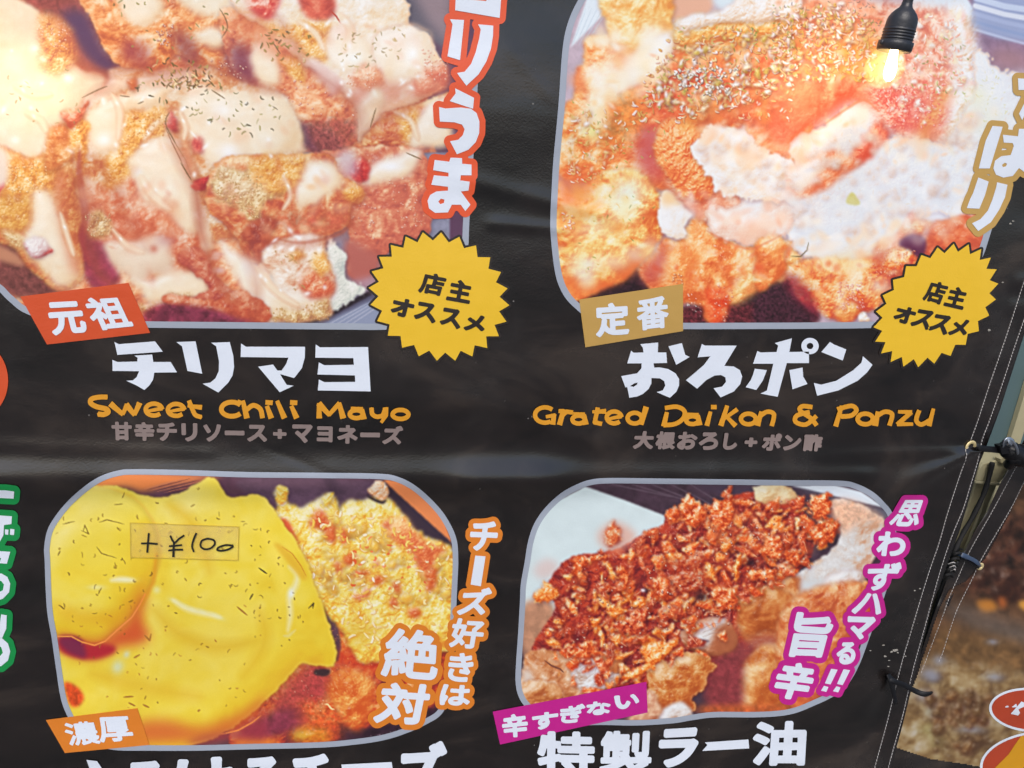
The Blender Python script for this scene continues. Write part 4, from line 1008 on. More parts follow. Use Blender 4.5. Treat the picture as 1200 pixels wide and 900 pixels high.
    blobs('E', '620,220 900,180 1240,140 1240,430 900,540 640,600 500,520', 150, F3, R=(2.,6.), seed=63, asp=(.25,.7), **fk)
    blobs('F', '-60,60 300,10 470,160 420,400 300,400 -60,390', 130, F3, R=(2.,6.), seed=64, asp=(.25,.7), **fk)
    blobs('F', '560,60 860,80 900,420 700,620 520,560 480,300', 90, F3[:1]+F3[2:3], R=(2.,5.5), seed=65, asp=(.25,.7), **dict(fk, shade=.25))
    blobs('E', '110,560 400,560 400,760 250,850 110,880', 40, F3, R=(1.5,4), seed=66, asp=(.25,.6), **fk)
    flecks('E', '640,340 960,330 960,480 680,480', 80, [(255,255,250),(252,246,236)], L=(3,8), wd=(1.4,3), seed=41, outline=(96,70,60), alpha=.95)
    flecks('E', '110,540 400,560 420,760 300,840 110,880', 70, flak, L=(4,10), wd=(.8,2), seed=42, outline=(200,120,60), alpha=.9)
    flecks('F', '-60,60 300,10 480,160 440,420 300,400 100,400 -60,380', 320, flak+[(246,236,236)], L=(5,14), wd=(.8,2.8), seed=43, outline=(190,110,70), alpha=.95, bend=1.3)
    flecks('F', '-60,20 440,-10 480,120 300,260 -60,250', 110, [(120,92,96),(150,120,110),(96,80,76)], L=(3,8), wd=(.5,1.), seed=44, alpha=.7)
    flecks('F', '560,60 860,80 900,420 700,460 520,560 480,420', 230, [(253,246,238),(250,226,206),(246,206,180),(252,252,252)], L=(3,9), wd=(.7,1.8), seed=45, outline=(232,150,120), alpha=.85)
    flecks('F', '440,440 800,420 780,640 520,640', 150, [(253,240,236),(250,216,206),(240,150,130)], L=(2,6), wd=(.6,1.6), seed=46, outline=(222,96,86), alpha=.85)
    flecks('F', '860,300 1140,380 1100,640 860,600', 60, [(214,210,150),(236,236,220),(226,220,180)], L=(3,7), wd=(.5,1.2), seed=47, alpha=.7)
    flecks('G', '100,20 300,20 280,120 130,110', 30, flak, L=(3,10), wd=(.9,2), seed=48, outline=(206,96,56))
    flecks('G', '60,250 140,270 140,340 60,330', 16, flak, L=(3,8), wd=(1,2.4), seed=49, outline=(206,96,56))
    flecks('G', '220,200 500,120 480,500 150,560', 24, [(236,190,96),(214,170,80),(230,206,150)], L=(4,10), wd=(.6,1.4), seed=50, alpha=.7)
    flecks('E', '880,400 1240,400 1240,620 940,600', 46, flak, L=(4,11), wd=(.9,2.4), seed=95, alpha=.8, outline=(200,90,60))
    GRN = [(150,160,70),(176,180,96),(120,130,60),(206,206,130)]
    flecks('E', '640,140 1240,60 1240,440 700,560 420,600', 110, GRN, L=(3,8), wd=(.8,1.8), seed=91, alpha=.8)
    flecks('F', '-60,20 480,40 900,200 1000,500 480,420 -60,400', 110, GRN, L=(3,8), wd=(.8,1.7), seed=92, alpha=.7)
    flecks('E', '120,500 620,620 600,840 120,860', 34, GRN, L=(3,8), wd=(.7,1.5), seed=93, alpha=.8)
    flecks('G', '200,60 560,120 500,560 100,600', 14, GRN, L=(3,8), wd=(.7,1.5), seed=94, alpha=.7)
    for q in ('790,380 800,460','850,290 900,280','820,300 900,330 930,330','1160,250 1180,380','760,430 880,440'): flecks('E', '640,300 980,300 960,480 640,500', 7, [(84,66,60)], L=(2,5), wd=(.6,1.1), seed=hash(q) % 97 if False else len(q)*7, alpha=.8)
CHEESE = [(216,152,44),(230,196,56),(237,213,76),(243,226,114),(253,249,210)]
CHSHR = [(226,150,60),(238,196,84),(242,216,110),(246,230,150),(252,246,214)]
REDM = [(110,40,56),(170,58,48),(202,80,50),(222,116,62),(244,190,120)]
def panel_three():
    global BK, FK, SK
    BK, FK, SK = .5, .5, 1.2
    fill('Q', '40,540 560,540 560,890 40,890', (92,62,76), sm=False, nz=.1, ns=20)
    fill('I', '60,180 330,60 900,80 1000,90 900,110 700,140 560,170 420,150 100,280', (232,140,84), soft=3)
    for i in range(8): stroke(pts('I', '%d,%d %d,%d' % (560+i*20, 160+i*3, 800+i*25, 95+i*4)), 1.2, [(206,130,100),(110,64,70)][i % 2], alpha=.7)
    fill('J', '0,95 700,110 800,150 900,280 700,260 300,260 0,180', (98,74,92), soft=2, nz=.08)
    fill('J', '0,100 600,110 560,130 0,140', (130,98,110), soft=4, alpha=.7)
    fill('J', '740,108 860,130 1000,220 1120,380 1150,480 1040,470 960,420 880,300 800,200', (62,48,60), soft=1.2, sm=False)
    fill('J', '760,105 880,110 1000,190 1090,290 1150,460 1060,380 940,270 840,180', (226,140,90), soft=1, sm=False)
    fill('J', '400,0 460,60 540,170 500,200 420,100', (60,46,58), soft=3, alpha=.5)
    # orange fried piece and strands at the right
    meat('L', '350,-60 900,-60 1160,60 1160,300 1000,700 640,740 500,800 -60,860 -60,640 200,380 380,360 500,360 520,240 480,100', REDM, r=14, seed=2, base=.55, fine=.4, bump=3, bs=8)
    fill('L', '150,560 360,360 450,420 460,560 330,600 170,640', (172,64,70), soft=5, nz=.15, ns=3)
    fill('L', '380,405 460,405 450,440 380,435', (54,34,46), soft=1)
    fill('L', '-40,740 150,630 300,620 330,720 120,790 -20,790', (130,52,74), soft=4, nz=.15)
    fill('L', '520,700 600,740 700,730 1100,600 1120,660 900,760 600,820 520,800', (56,36,50), soft=2, nz=.2)
    meat('L', '450,480 520,390 640,400 720,480 700,600 640,740 560,720 470,600', [(206,90,44),(222,120,60),(236,160,84),(250,220,150)], r=10, seed=3, soft=3, fine=.8, shade=.1)
    meat('L', '230,780 280,740 400,720 470,760 460,800 340,815 260,800', [(200,120,40),(224,160,50),(238,200,80)], r=6, seed=4, soft=4, shade=.1)
    fill('L', '-60,780 150,800 150,830 -60,830', (232,140,60), soft=3)
    fill('L', '310,590 520,640 520,800 300,720', (212,92,52), soft=7, alpha=.6, nz=.2, ns=3)
    fill('L', '500,300 620,300 760,240 740,440 640,400 520,390', (206,66,46), soft=5, alpha=.7)
    sparkle('L', '460,380 740,260 720,560 480,600', 80, (246,190,120), seed=5, R=(.4,1.), alpha=.7)
    sparkle('L', '200,440 380,400 460,720 340,700', 30, (250,220,190), seed=6, R=(.4,1.))
    sparkle('L', '440,100 520,160 560,280 500,260', 30, (240,160,110), seed=7, R=(.4,.9), alpha=.7)
    stroke(pts('L', '430,600 450,600 470,625 490,630'), 2, (246,214,160))
    sparkle('L', '540,800 780,760 900,720 880,750 600,815', 18, (190,170,180), seed=8, alpha=.6)
    # pale shredded cheese
    piece('J', '-40,380 60,200 150,270 170,240 150,170 190,140 220,170 220,220 290,260 380,220 460,180 500,200 510,280 560,210 640,220 760,190 860,280 960,410 1140,480 1170,700 1160,1060 860,1040 800,1100 740,1130 640,1130 580,1060 540,960 460,880 380,760 300,640 240,500', CHSHR, r=10, seed=9, rag=1.8, rs=6, bump=2.4, bs=6, fine=.3, cn=.4, cns=9, soft=1, base=.6)
    piece('J', '160,150 190,140 225,160 220,220 170,240', CHSHR, r=3, seed=10)
    piece('J', '420,220 450,180 485,180 470,230 440,250', CHSHR, r=3, seed=11)
    piece('J', '680,150 740,110 790,150 770,220 690,190', [(226,150,90),(244,206,170),(252,240,220)], r=3, seed=12)
    fill('J', '670,190 750,225 780,215 760,240 700,220', (54,40,48), soft=1)
    fill('L', '560,130 740,140 720,230 620,280 560,240', (226,190,80), soft=5, alpha=.6)
    blobs('J', '340,300 1120,440 1130,800 420,720', 75, [CHSHR, [(236,190,90),(246,220,120),(252,240,180)], [(230,170,70),(240,200,96),(248,226,150)]], R=(3,9), seed=13, asp=(.4,.9), soft=1.2, rag=1.2)
    meat('J', '760,340 880,310 960,420 1040,460 1120,490 1060,560 1000,660 960,620 930,520 860,480 780,400', [(206,96,60),(228,130,80),(240,170,110),(252,226,170)], r=5, seed=14, soft=2.5, shade=.1, fine=.9)
    for q in ('380,290 420,270 460,350 500,380 490,460 450,440 420,380 340,370','520,375 545,380 560,440 540,470 520,430','560,520 610,520 610,570 540,580','480,570 510,570 525,620 500,630','600,630 660,610 690,640 640,655 590,650',
              '690,660 740,640 770,670 740,700 690,690','590,750 640,745 670,710 685,730 660,775 600,780','1010,620 1060,600 1060,700 1010,740 1000,680','820,680 860,690 850,740 820,730','800,760 840,780 840,830 800,820','900,840 950,820 980,860 940,890 900,870','760,350 800,340 800,370 770,380','720,560 750,580 700,600'):
        piece('J', q, [(190,70,40),(216,96,56),(230,130,80)], r=2.5, soft=1.8, rag=1.5, rs=4, alpha=.85, seed=15, shade=0)
    fill('J', '180,330 230,340 270,430 290,540 230,500 190,450', (212,96,60), soft=1.5, nz=.1)
    flecks('J', '540,330 1130,500 1100,780 560,760', 60, [(150,110,60),(206,140,60),(170,90,50),(250,240,190)], L=(2,6), wd=(.5,1.1), seed=16, alpha=.6)
    flecks('J', '250,400 560,230 900,330 1150,520 1150,1000 640,1060 420,780', 230, [(250,236,180),(246,222,130),(254,250,226),(240,200,100),(244,214,120)], L=(6,15), wd=(1.4,3.), seed=60, alpha=.9, outline=(214,150,60))
    flecks('J', '520,380 1000,480 1100,760 560,760', 26, [(222,96,56),(236,130,80)], L=(5,10), wd=(1.6,3.4), seed=61, alpha=.85)
    # molten cheese sheet
    piece('I', '-60,480 60,360 130,260 220,160 360,140 480,160 560,185 640,200 720,190 800,160 830,140 920,100 965,92 1000,150 1050,200 1160,190 1240,200 1280,240 1330,310 1420,440 1490,580 1540,720 1590,840 1622,960 1648,1060 1652,1110 1630,1145 1580,1152 1530,1146 1480,1140 1440,1150 1300,1300 1150,1440 960,1560 620,1620 -60,1600',
          CHEESE, r=20, seed=20, rag=1.4, rs=10, bump=1.6, bs=30, spec=.25, con=.9, cn=.14, cns=40, base=.55, soft=.8, rim=(240,214,120), shade=.4)
    piece('I', '-60,480 60,360 130,260 220,170 360,160 520,230 620,360 650,520 610,680 560,780 480,890 400,960 340,1020 290,1035 220,1015 150,985 60,985 -60,980', CHEESE, r=17, seed=21, rag=.8, rs=12, bump=1., bs=30, spec=.25, con=1.05, cn=.12, cns=40, base=.56, soft=1.6, shade=.3, rim=(236,170,70))
    glow('K', 900, 350, 520, 300, (226,198,78), .4)
    glow('I', 250, 300, 260, 160, (236,214,84), .35)
    for a_, w_, cc_ in (('I:700,240 820,330 900,480 940,640',16,(222,180,44)),('K:620,60 760,200 980,280 1200,240',16,(218,176,50)),('K:260,420 420,470 640,520 900,560',18,(222,182,56)),('J:60,360 140,480 190,640 200,800',14,(250,228,110)),('I:180,220 320,200 460,230 560,300',9,(250,236,130)),('L:60,60 100,200 60,330 -40,460',14,(220,178,44))):
        c_, s_ = a_.split(':'); stroke(smooth_pts(pts(c_, s_)), w_, cc_, soft=9, alpha=.5)
    # upper left rounded slice with its edge
    fill('K', '60,30 200,80 420,70 520,-40 580,-60 520,60 440,160 340,150 120,110', (222,160,40), soft=6, alpha=.6)
    fill('K', '300,250 400,190 480,130 560,-20 580,-20 560,120 600,220 540,260 420,280 340,330 240,340 90,290 90,220', (206,84,50), soft=5, alpha=.9)
    fill('K', '90,225 180,220 250,262 330,262 400,270 400,310 300,345 200,340 100,300', (176,46,56), soft=2)
    fill('K', '90,230 200,230 240,300 230,340 130,300', (124,46,74), soft=2.5)
    stroke(pts('K', '80,218 160,218 220,250 290,268 350,245 420,180 500,110 545,40 575,-20'), 1.6, (240,150,80), taper=False)
    stroke(pts('I', '640,520 630,600 620,680 580,760 540,840'), 5, (222,150,44), soft=3, alpha=.6)
    # edge where the sheet droops over the sauce
    fill('K', '540,700 700,690 860,730 1000,700 1150,640 1240,560 1240,640 1100,740 900,800 560,820 520,760', (206,96,56), soft=6, alpha=.8)
    fill('K', '800,830 900,780 1080,750 1240,690 1240,800 1000,800', (160,60,72), soft=4, alpha=.8)
    stroke(pts('K', '1000,770 1100,745 1180,700 1230,660'), 1.6, (236,140,80))
    fill('K', '120,480 190,500 230,560 200,610 150,600', (206,82,40), soft=1.5, nz=.15, ns=4)
    glow('K', 420, 390, 34, 40, (214,222,190), .85, .4); glow('K', 470, 320, 18, 22, (214,222,200), .7, .5)
    for x, y, a, b in ((460,668,60,18),(300,710,50,16),(640,725,22,22)): glow('I', x, y, a, b, (236,230,160), .85)
    for x, y in ((740,20),(790,45),(840,65),(900,80),(960,95),(990,110)): glow('K', x, y, 34, 14, (232,228,160), .7, .4)
    stroke(smooth_pts(pts('J', '230,590 275,640 268,700 235,760 240,860 225,960')), 6, (244,242,214), soft=4.5, alpha=.75)
    stroke(smooth_pts(pts('K', '730,10 800,60 900,88 1000,112')), 5, (246,242,206), soft=4.5, alpha=.75)
    stroke(smooth_pts(pts('I', '380,672 440,664 515,672')), 5, (248,244,214), soft=4, alpha=.75)
    glow('J', 245, 745, 16, 26, (240,246,240), .9)
    stroke(pts('L', '270,180 230,215 200,215'), 3, (232,222,160), soft=2, alpha=.7)
    fill('J', '150,470 200,480 280,560 330,640 310,670 240,590', (226,180,60), soft=1.5, alpha=.8)
    stroke(pts('J', '190,480 250,520 300,590 330,650'), 1., (200,120,40), alpha=.7)
    FL = [(130,98,34),(104,74,30),(150,118,44),(90,62,28)]
    flecks('I', '80,320 500,200 900,130 1050,220 1240,330 1240,860 60,860', 80, FL, L=(4,10), wd=(.9,1.8), seed=30, alpha=.75, bend=1.3)
    flecks('K', '120,30 1240,0 1240,600 500,680 200,560', 62, [(150,110,40),(130,90,36),(176,110,50)], L=(3,8), wd=(.8,1.8), seed=31, alpha=.75, bend=1.1)
    flecks('J', '0,300 150,330 220,640 400,900 420,1040 0,1040', 30, FL, L=(3,7), wd=(.8,1.7), seed=32, alpha=.85, bend=1.1)
    for a in ('300,480 330,520 415,545','110,355 180,338','315,345 360,330 460,355','225,400 235,360 258,410 215,390','310,750 330,710','445,210 460,175','400,245 450,240'): stroke(pts('I', a), 1.2, (130,104,44), alpha=.85)
    for a in ('60,600 110,635','10,780 30,745','340,830 370,800 365,830'): stroke(pts('J', a), 1.8, (90,74,40))
    for a in ('1090,50 1150,100','450,560 510,555','560,600 600,620','480,590 520,610','870,640 885,630','510,340 545,320','570,210 600,240 610,200'): stroke(pts('K', a), 2.2, (166,110,50), alpha=.8)
FLK = [[(150,40,30),(202,70,40),(224,98,52),(238,142,84),(252,220,170)], [(128,32,38),(180,54,42),(208,80,50),(230,122,76),(252,210,160)],
       [(180,66,30),(222,108,44),(238,140,64),(246,178,104),(253,230,184)], [(112,32,44),(152,46,48),(184,66,52),(212,100,74),(246,196,160)]]
CHK = [(170,96,58),(206,138,92),(222,168,126),(234,198,164),(250,234,216)]
WHT = [(196,160,140),(224,212,204),(234,229,226),(240,240,240),(252,252,252)]
def panel_four():
    global BK, FK, SK
    BK, FK, SK = .7, .6, 1.
    fill('Q', '600,550 1080,550 1080,870 600,870', (74,56,68), sm=False, nz=.12, ns=12)
    for i in range(6): stroke(pts('M', '%d,58 %d,%d' % (560+i*110, 900+i*90, 130+i*22)), 1.6, (124,108,120), soft=1.4, alpha=.5)
    fill('M', '60,900 60,500 110,340 200,180 410,70 640,150 860,235 850,420 600,700 200,900', (216,230,232), soft=.8, sm=False, nz=.02, ns=30)
    fill('M', '180,480 250,500 260,560 160,590 120,540', (222,204,200), soft=4, alpha=.9)
    fill('N', '-60,60 460,50 480,100 120,120', (80,64,80), soft=2)
    fill('N', '460,66 700,60 860,100 1000,195 800,150', (224,232,240), soft=.8, sm=False)
    fill('N', '470,70 720,135 1000,200 1040,260 980,280 700,160', (98,96,112), soft=1.5, sm=False)
    # pale chicken and tray on the left bottom
    fill('O', '60,90 230,90 230,360 60,360', (188,140,112), soft=3, nz=.08)
    # reddish shadow bed
    meat('M', '100,1000 240,760 200,620 330,470 560,430 700,360 850,280 880,200 1100,180 1240,120 1500,80 1640,200 1700,420 1500,700 1400,1050 1100,1200 400,1260 180,1160', [(104,36,42),(148,50,46),(184,68,50),(212,92,60)], r=10, seed=2, bump=3, bs=7, fine=.4, shade=0)
    # right chicken pieces
    meat('N', '270,70 440,66 500,120 460,160 330,170 260,130', [(214,170,120),(236,214,170),(244,236,208)], r=6, seed=3)
    meat('N', '680,160 800,150 960,230 990,280 960,420 880,560 860,620 640,700 600,780 420,840 340,640 520,540 700,420 740,300', [(206,150,116),(220,198,180),(222,214,208),(226,224,222),(240,240,240)], r=9, seed=4, con=.8, soft=1)
    fill('N', '690,170 800,150 960,230 980,280 860,270 760,340 700,260', (240,190,158), soft=4, alpha=.9, nz=.1, ns=4)
    meat('N', '700,560 860,540 870,600 700,660 640,640', WHT, r=5, seed=5, cell=None, soft=2.5)
    meat('N', '320,640 420,560 520,600 520,700 600,760 620,900 300,1000 160,820', [(176,86,44),(206,122,68),(222,152,96),(236,190,140)], r=9, seed=6, soft=2.5)
    fill('N', '520,600 640,600 640,700 610,750 540,720', (220,224,226), soft=3)
    meat('N', '640,690 760,640 900,610 900,800 620,800 620,740', [(170,70,40),(206,100,50),(224,140,84),(248,214,160)], r=5, seed=7, fine=.7)
    meat('P', '300,40 480,-20 640,60 620,180 580,260 480,230 360,260 320,180', [(160,74,36),(200,114,60),(216,144,84),(240,200,150)], r=9, seed=8, soft=1.4, fine=.1, cell=((3.,.15),), bump=1.4, bs=12)
    meat('P', '330,420 420,320 520,290 600,330 620,460 600,640 480,700 340,700 300,560', [(176,84,40),(206,122,62),(226,160,98),(240,194,136),(252,232,190)], r=14, seed=9, soft=1.4, fine=.1, cell=((3.,.15),), bump=1.2, bs=14)
    fill('P', '140,420 330,300 340,420 320,700 140,660', (140,62,66), soft=4, nz=.12, ns=6)
    fill('P', '320,330 440,260 580,280 560,320 440,310 340,420', (156,76,74), soft=4, alpha=.8)
    meat('P', '560,100 1000,-40 980,300 800,600 560,640', [(184,84,54),(214,122,72),(230,158,104),(248,216,166)], r=8, seed=10, soft=2, fine=.2, cell=((3.,.2),))
    fill('P', '100,660 620,640 700,600 640,690 440,705 150,705', (196,100,56), soft=3, nz=.15)
    sparkle('P', '340,300 600,300 600,640 360,600', 40, (250,226,170), seed=11, R=(.3,.8), alpha=.6)
    meat('P', '-20,260 60,180 150,160 250,170 300,260 290,330 200,370 60,350', [(140,76,50),(186,116,80),(206,150,118),(226,190,164)], r=8, seed=12, soft=1.)
    meat('P', '70,260 120,190 220,165 250,190 180,240 160,310 90,330 50,300', WHT, r=4, seed=13, soft=2, shade=0, bump=1)
    fill('P', '80,290 110,285 150,292 110,302', (90,60,80), soft=.6)
    for y in (200, 225, 250): stroke(pts('P', '110,%d 170,%d 220,%d' % (y+20, y-4, y-12)), 1, (196,176,168), alpha=.8)
    fill('P', '230,200 310,230 290,340 200,370 160,340 180,250', (180,106,72), soft=3, alpha=.85)
    # bottom left chicken
    meat('O', '60,420 90,350 180,335 340,370 500,390 620,420 620,480 500,600 300,640 60,640', CHK, r=9, seed=14, soft=.9)
    meat('O', '340,430 380,400 490,400 530,440 610,480 580,520 480,580 440,600 380,560 330,500', WHT, r=6, seed=15, con=.9, bump=1.6, bs=5)
    fill('O', '60,440 110,470 110,520 60,530', (226,212,200), soft=3)
    meat('O', '60,530 200,520 280,560 280,620 240,660 60,660', [(170,90,50),(206,136,84),(226,176,130),(248,230,206)], r=7, seed=16)
    stroke(pts('O', '180,400 220,430 270,450 290,470'), 2, (130,80,64))
    for a in ('360,480 400,440 430,430','400,520 460,470','440,560 500,500','480,430 460,480'): stroke(pts('O', a), .9, (200,180,176), alpha=.8)
    meat('O', '500,370 600,360 620,420 590,470 530,440', [(176,90,50),(206,130,80),(222,160,110)], r=5, seed=17)
    meat('O', '760,460 860,400 960,360 1080,360 1120,400 1150,440 1100,490 1080,570 1020,600 1030,680 980,700 880,680 820,740 740,760 640,760 760,620', [(176,84,40),(206,122,62),(218,150,88),(232,182,126),(250,226,190)], r=9, rag=1.6, rs=5, seed=18, fine=.4, rim=(236,200,150))
    meat('O', '860,660 960,640 1010,690 1000,730 820,740', WHT, r=4, seed=19, soft=1.6)
    meat('O', '760,560 820,620 830,700 760,740 640,740 700,680', [(206,140,110),(230,184,150),(240,206,176)], r=5, seed=20, soft=1.6)
    # chili flakes: many curled crisp chips
    kw = dict(rag=2.4, rs=4, bump=.9, bs=4, fine=.15, spec=.5, con=.85, cn=.6, cns=5, pw=26, soft=.7, shade=.42, gate=4)
    BR = [[(168,60,34),(214,92,48),(230,120,66),(242,160,104),(254,230,190)],[(146,50,38),(194,76,48),(216,102,62),(234,140,94),(252,220,180)],[(204,88,36),(236,130,56),(246,160,84),(250,194,124),(255,238,200)],[(126,44,42),(168,64,48),(196,88,58),(220,120,84),(248,208,172)],[(190,64,36),(230,104,54),(242,136,74),(248,176,112),(255,236,196)]]
    shards('M', '330,500 560,430 850,290 900,210 1100,170 1240,140 1240,860 1100,1000 300,1300 210,1200 230,740', 165, BR, R=(7,16), seed=31)
    shards('N', '0,150 150,80 330,170 560,130 720,150 720,300 640,440 500,530 340,650 160,770 0,800', 130, BR, R=(7,16), seed=32)
    shards('O', '200,0 1000,0 1100,100 960,330 700,500 500,390 300,380 200,280', 90, BR, R=(5,12), seed=33)
    shards('M', '330,520 850,310 1240,200 1240,860 240,900', 45, BR, R=(3,7), seed=34)
    shards('N', '0,170 560,140 700,200 620,420 400,580 0,790', 40, BR, R=(3,7), seed=35)
    mottle('M', '340,500 850,330 1240,200 1240,820 900,860 260,860', 60, [(232,104,56),(196,70,48),(240,140,80)], R=(4,10), seed=70, alpha=.3)
    mottle('N', '0,170 560,140 700,200 620,420 400,560 100,760 0,780', 50, [(232,112,64),(214,84,56),(240,150,96)], R=(4,10), seed=71, alpha=.3)
    # recognisable single chips
    P = lambda c, s, f, **k: piece(c, s, BR[f if f < 3 else 1], r=2.4, sm=False, **dict(dict(kw, bump=1.8, bs=6, cn=.5, rag=3.2), **k))
    fill('M', '480,340 560,270 640,290 700,360 620,430 520,420', (228,170,150), soft=4, alpha=.7)
    P('M', '520,320 560,270 590,295 622,330 590,390 555,415 520,375', 0, seed=2, soft=1.4, alpha=.85)
    P('M', '940,170 980,110 1030,130 1080,200 1090,250 1040,300 980,290 940,230', 0, seed=3)
    P('M', '860,200 930,190 950,260 880,280', 0, seed=4)
    P('M', '1090,190 1160,150 1240,130 1240,260 1180,330 1120,280', 0, seed=5)
    P('M', '110,690 180,610 250,640 270,680 200,720 150,740', 2, seed=6)
    P('M', '330,480 580,450 540,480 420,500 400,540 420,620 340,560', 0, seed=7)
    P('M', '480,690 540,720 640,760 620,800 560,800 500,740', 2, seed=8)
    P('M', '580,520 620,500 660,580 640,660 610,620', 0, seed=9)
    P('M', '850,470 900,445 970,450 960,465 900,485', 2, seed=10)
    P('M', '1080,500 1120,510 1150,590 1110,600 1080,560', 2, seed=11)
    P('M', '780,580 870,590 900,700 840,720 800,660', 0, seed=12)
    P('M', '660,740 700,700 760,690 740,750 680,760', 2, seed=13)
    P('M', '890,480 1060,470 1110,620 1000,680 900,660', 3, seed=14, shade=.2, soft=2.5, alpha=.7)
    P('O', '560,210 640,150 740,100 770,120 740,230 680,250 600,240', 1, seed=15)
    P('O', '720,330 800,300 940,290 900,340 800,440 700,500 610,530 640,480 740,420', 2, seed=16)
    P('O', '430,170 480,165 520,260 530,330 490,310 470,220', 2, seed=17)
    P('O', '300,370 320,330 440,290 500,370 400,380', 0, seed=18)
    P('N', '300,380 350,340 410,370 420,480 340,480 300,430', 0, seed=19)
    P('N', '560,330 620,270 720,260 730,330 660,410 600,390', 0, seed=20)
    P('N', '430,430 540,440 500,510 430,490', 0, seed=21)
    P('N', '10,650 80,630 150,660 150,740 60,780', 0, seed=22)
    P('N', '130,610 150,470 180,440 190,500 160,590', 2, seed=23)
    P('N', '200,560 280,530 380,540 340,600 220,590', 0, seed=24)
    P('N', '590,110 680,120 700,160 660,260 590,240 560,180', 0, seed=25)
    P('N', '440,150 540,130 540,190 470,190', 1, seed=26)
    for c, s, n in (('M','340,500 850,300 1240,200 1240,860 240,860',80), ('N','0,160 560,140 700,280 420,560 0,780',60), ('O','210,0 900,0 900,330 300,360',40)):
        sparkle(c, s, n, (255,240,214), seed=40+n, R=(.4,1.4), ring=(120,40,36))
    for c, x, y, r in (('M',750,655,22),('M',1060,690,40),('N',240,500,30)): glow(c, x, y, r, r*.7, (40,22,34), .8)
    glow('M', 735, 655, 14, 10, (255,236,240), .9)
def neighbour_print():
    # brown food photograph of the banner next door
    fill('Q', '1030,480 1262,380 1262,960 1000,960', (84,60,42), sm=False, nz=.3, ns=14)
    fill('R', '300,-600 1000,-600 1000,200 500,150 330,100', (62,40,30), soft=6, sm=False, nz=.5, ns=9)
    blobs('R', '350,-500 960,-500 960,150 520,120', 26, [[(40,26,22),(64,42,32),(92,60,44)],[(50,30,24),(80,48,34),(110,74,52)]], R=(6,14), seed=60, soft=3)
    fill('R', '480,190 600,170 660,220 640,260 540,275', (186,122,52), soft=2.6)
    fill('R', '670,150 730,150 740,230 690,235', (170,96,50), soft=2)
    fill('R', '850,190 960,170 960,270 880,250', (206,150,70), soft=1.6)
    fill('R', '130,230 330,230 600,320 940,420 960,600 700,520 500,440 300,330', (116,104,96), soft=8, alpha=.9, nz=.08)
    fill('R', '150,400 500,470 960,600 960,900 -400,900 -40,700 100,560', (112,84,54), soft=6, nz=.2, ns=10)
    meat('S', '-300,40 960,120 960,960 -300,960', [(84,60,42),(120,94,62),(148,122,84),(172,152,116),(200,194,184)], r=3, bump=1.8, bs=12, seed=6, soft=6, spec=.3, spc=(190,196,214), gate=9, cn=.4, cns=16, shade=0, rag=2)
    for c, x, y, a, b in (('S',640,100,80,40),('S',330,370,50,34),('S',430,560,120,36),('S',100,100,60,50),('S',120,400,80,60),('S',30,260,90,60),('R',620,540,50,26),('R',150,700,60,50),('R',60,820,90,60)): glow(c, x, y, a, b, (150,152,166), .75)
    for c, x, y, a, b in (('S',130,640,60,140),('S',60,560,90,60),('S',120,400,70,40)): glow(c, x, y, a, b, (160,156,104), .5)
    blobs('S', '60,220 600,260 520,700 100,760', 40, [[(84,52,30),(122,84,50),(150,116,76),(176,160,130)],[(70,48,30),(110,80,50),(146,120,84)]], R=(4,9), seed=61, soft=1.4, rag=1.6, bump=1.)
    flecks('R', '200,420 900,560 900,880 100,860', 40, [(150,120,84),(84,60,40)], L=(4,12), wd=(.8,1.6), seed=62, alpha=.5)
    flecks('S', '0,100 700,200 600,800 0,760', 60, [(170,150,110),(84,60,40),(190,180,160)], L=(3,9), wd=(.7,1.8), seed=63, alpha=.5)
def soften(x0, r):
    i = int((x0-PX0)*PS)
    for k in range(3): CV[:, i:, k] = blur(CV[:, i:, k], r)
def sharpen(r, k):
    for i in range(3): CV[:, :, i] += k*(CV[:, :, i]-blur(CV[:, :, i].copy(), r))
    np.clip(CV, 0, 1, out=CV)
def paint_all():
    neighbour_print(); soften(1020, 1.1)
    for f in (panel_one, panel_two, panel_three): f()
    clip_to(np.array([[590,540],[1062,540],[1052,700],[1024,790],[992,830],[940,862],[590,880]], float))
    panel_four()
    clip_to(None)
    sharpen(1.6, .55)
# ================================================================ MATERIALS
M_DARK = dark_print('dark_banner_vinyl')
M_BACK = plain('banner_back', (150, 150, 152), .6)
M_PHOTO = print_mat('printed_food_photo')
M_BORDER = vinyl('border_grey', (158, 166, 180), .4, .05)
M_WHITE = vinyl('ink_white', (220, 228, 240), .4, .03)
M_YEL = vinyl('ink_badge_yellow', (232, 188, 40), .4, .03)
M_BLACK = vinyl('ink_black', (34, 26, 22), .4, .2)
M_GOLDT = vinyl('ink_title_gold', (218, 150, 32), .42, .05)
M_GREYT = vinyl('ink_small_grey', (134, 118, 114), .45, .06)
M_ORED = vinyl('ink_orange_red', (224, 84, 40), .4, .04)
M_OTAG = vinyl('ink_tag_orange', (206, 76, 30), .42, .05)
M_TAN = vinyl('ink_tan', (190, 152, 80), .4, .04)
M_ORNG = vinyl('ink_orange', (216, 124, 34), .42, .04)
M_PURP = vinyl('ink_magenta', (190, 24, 136), .42, .05)
M_GREEN = vinyl('ink_green', (0, 138, 66), .42, .05)
M_THREAD = plain('white_thread', (190, 186, 184), .7, var=.3, scale=400)
M_BRASS = plain('brass', (232, 212, 158), .35, .45, .12, 200, .1)
M_ZIP = plain('black_nylon', (12, 12, 16), .45, 0, .3, 90, .15, .35)
M_ZIPB = plain('blue_grey_nylon', (58, 74, 98), .4, 0, .2, 90, .15)
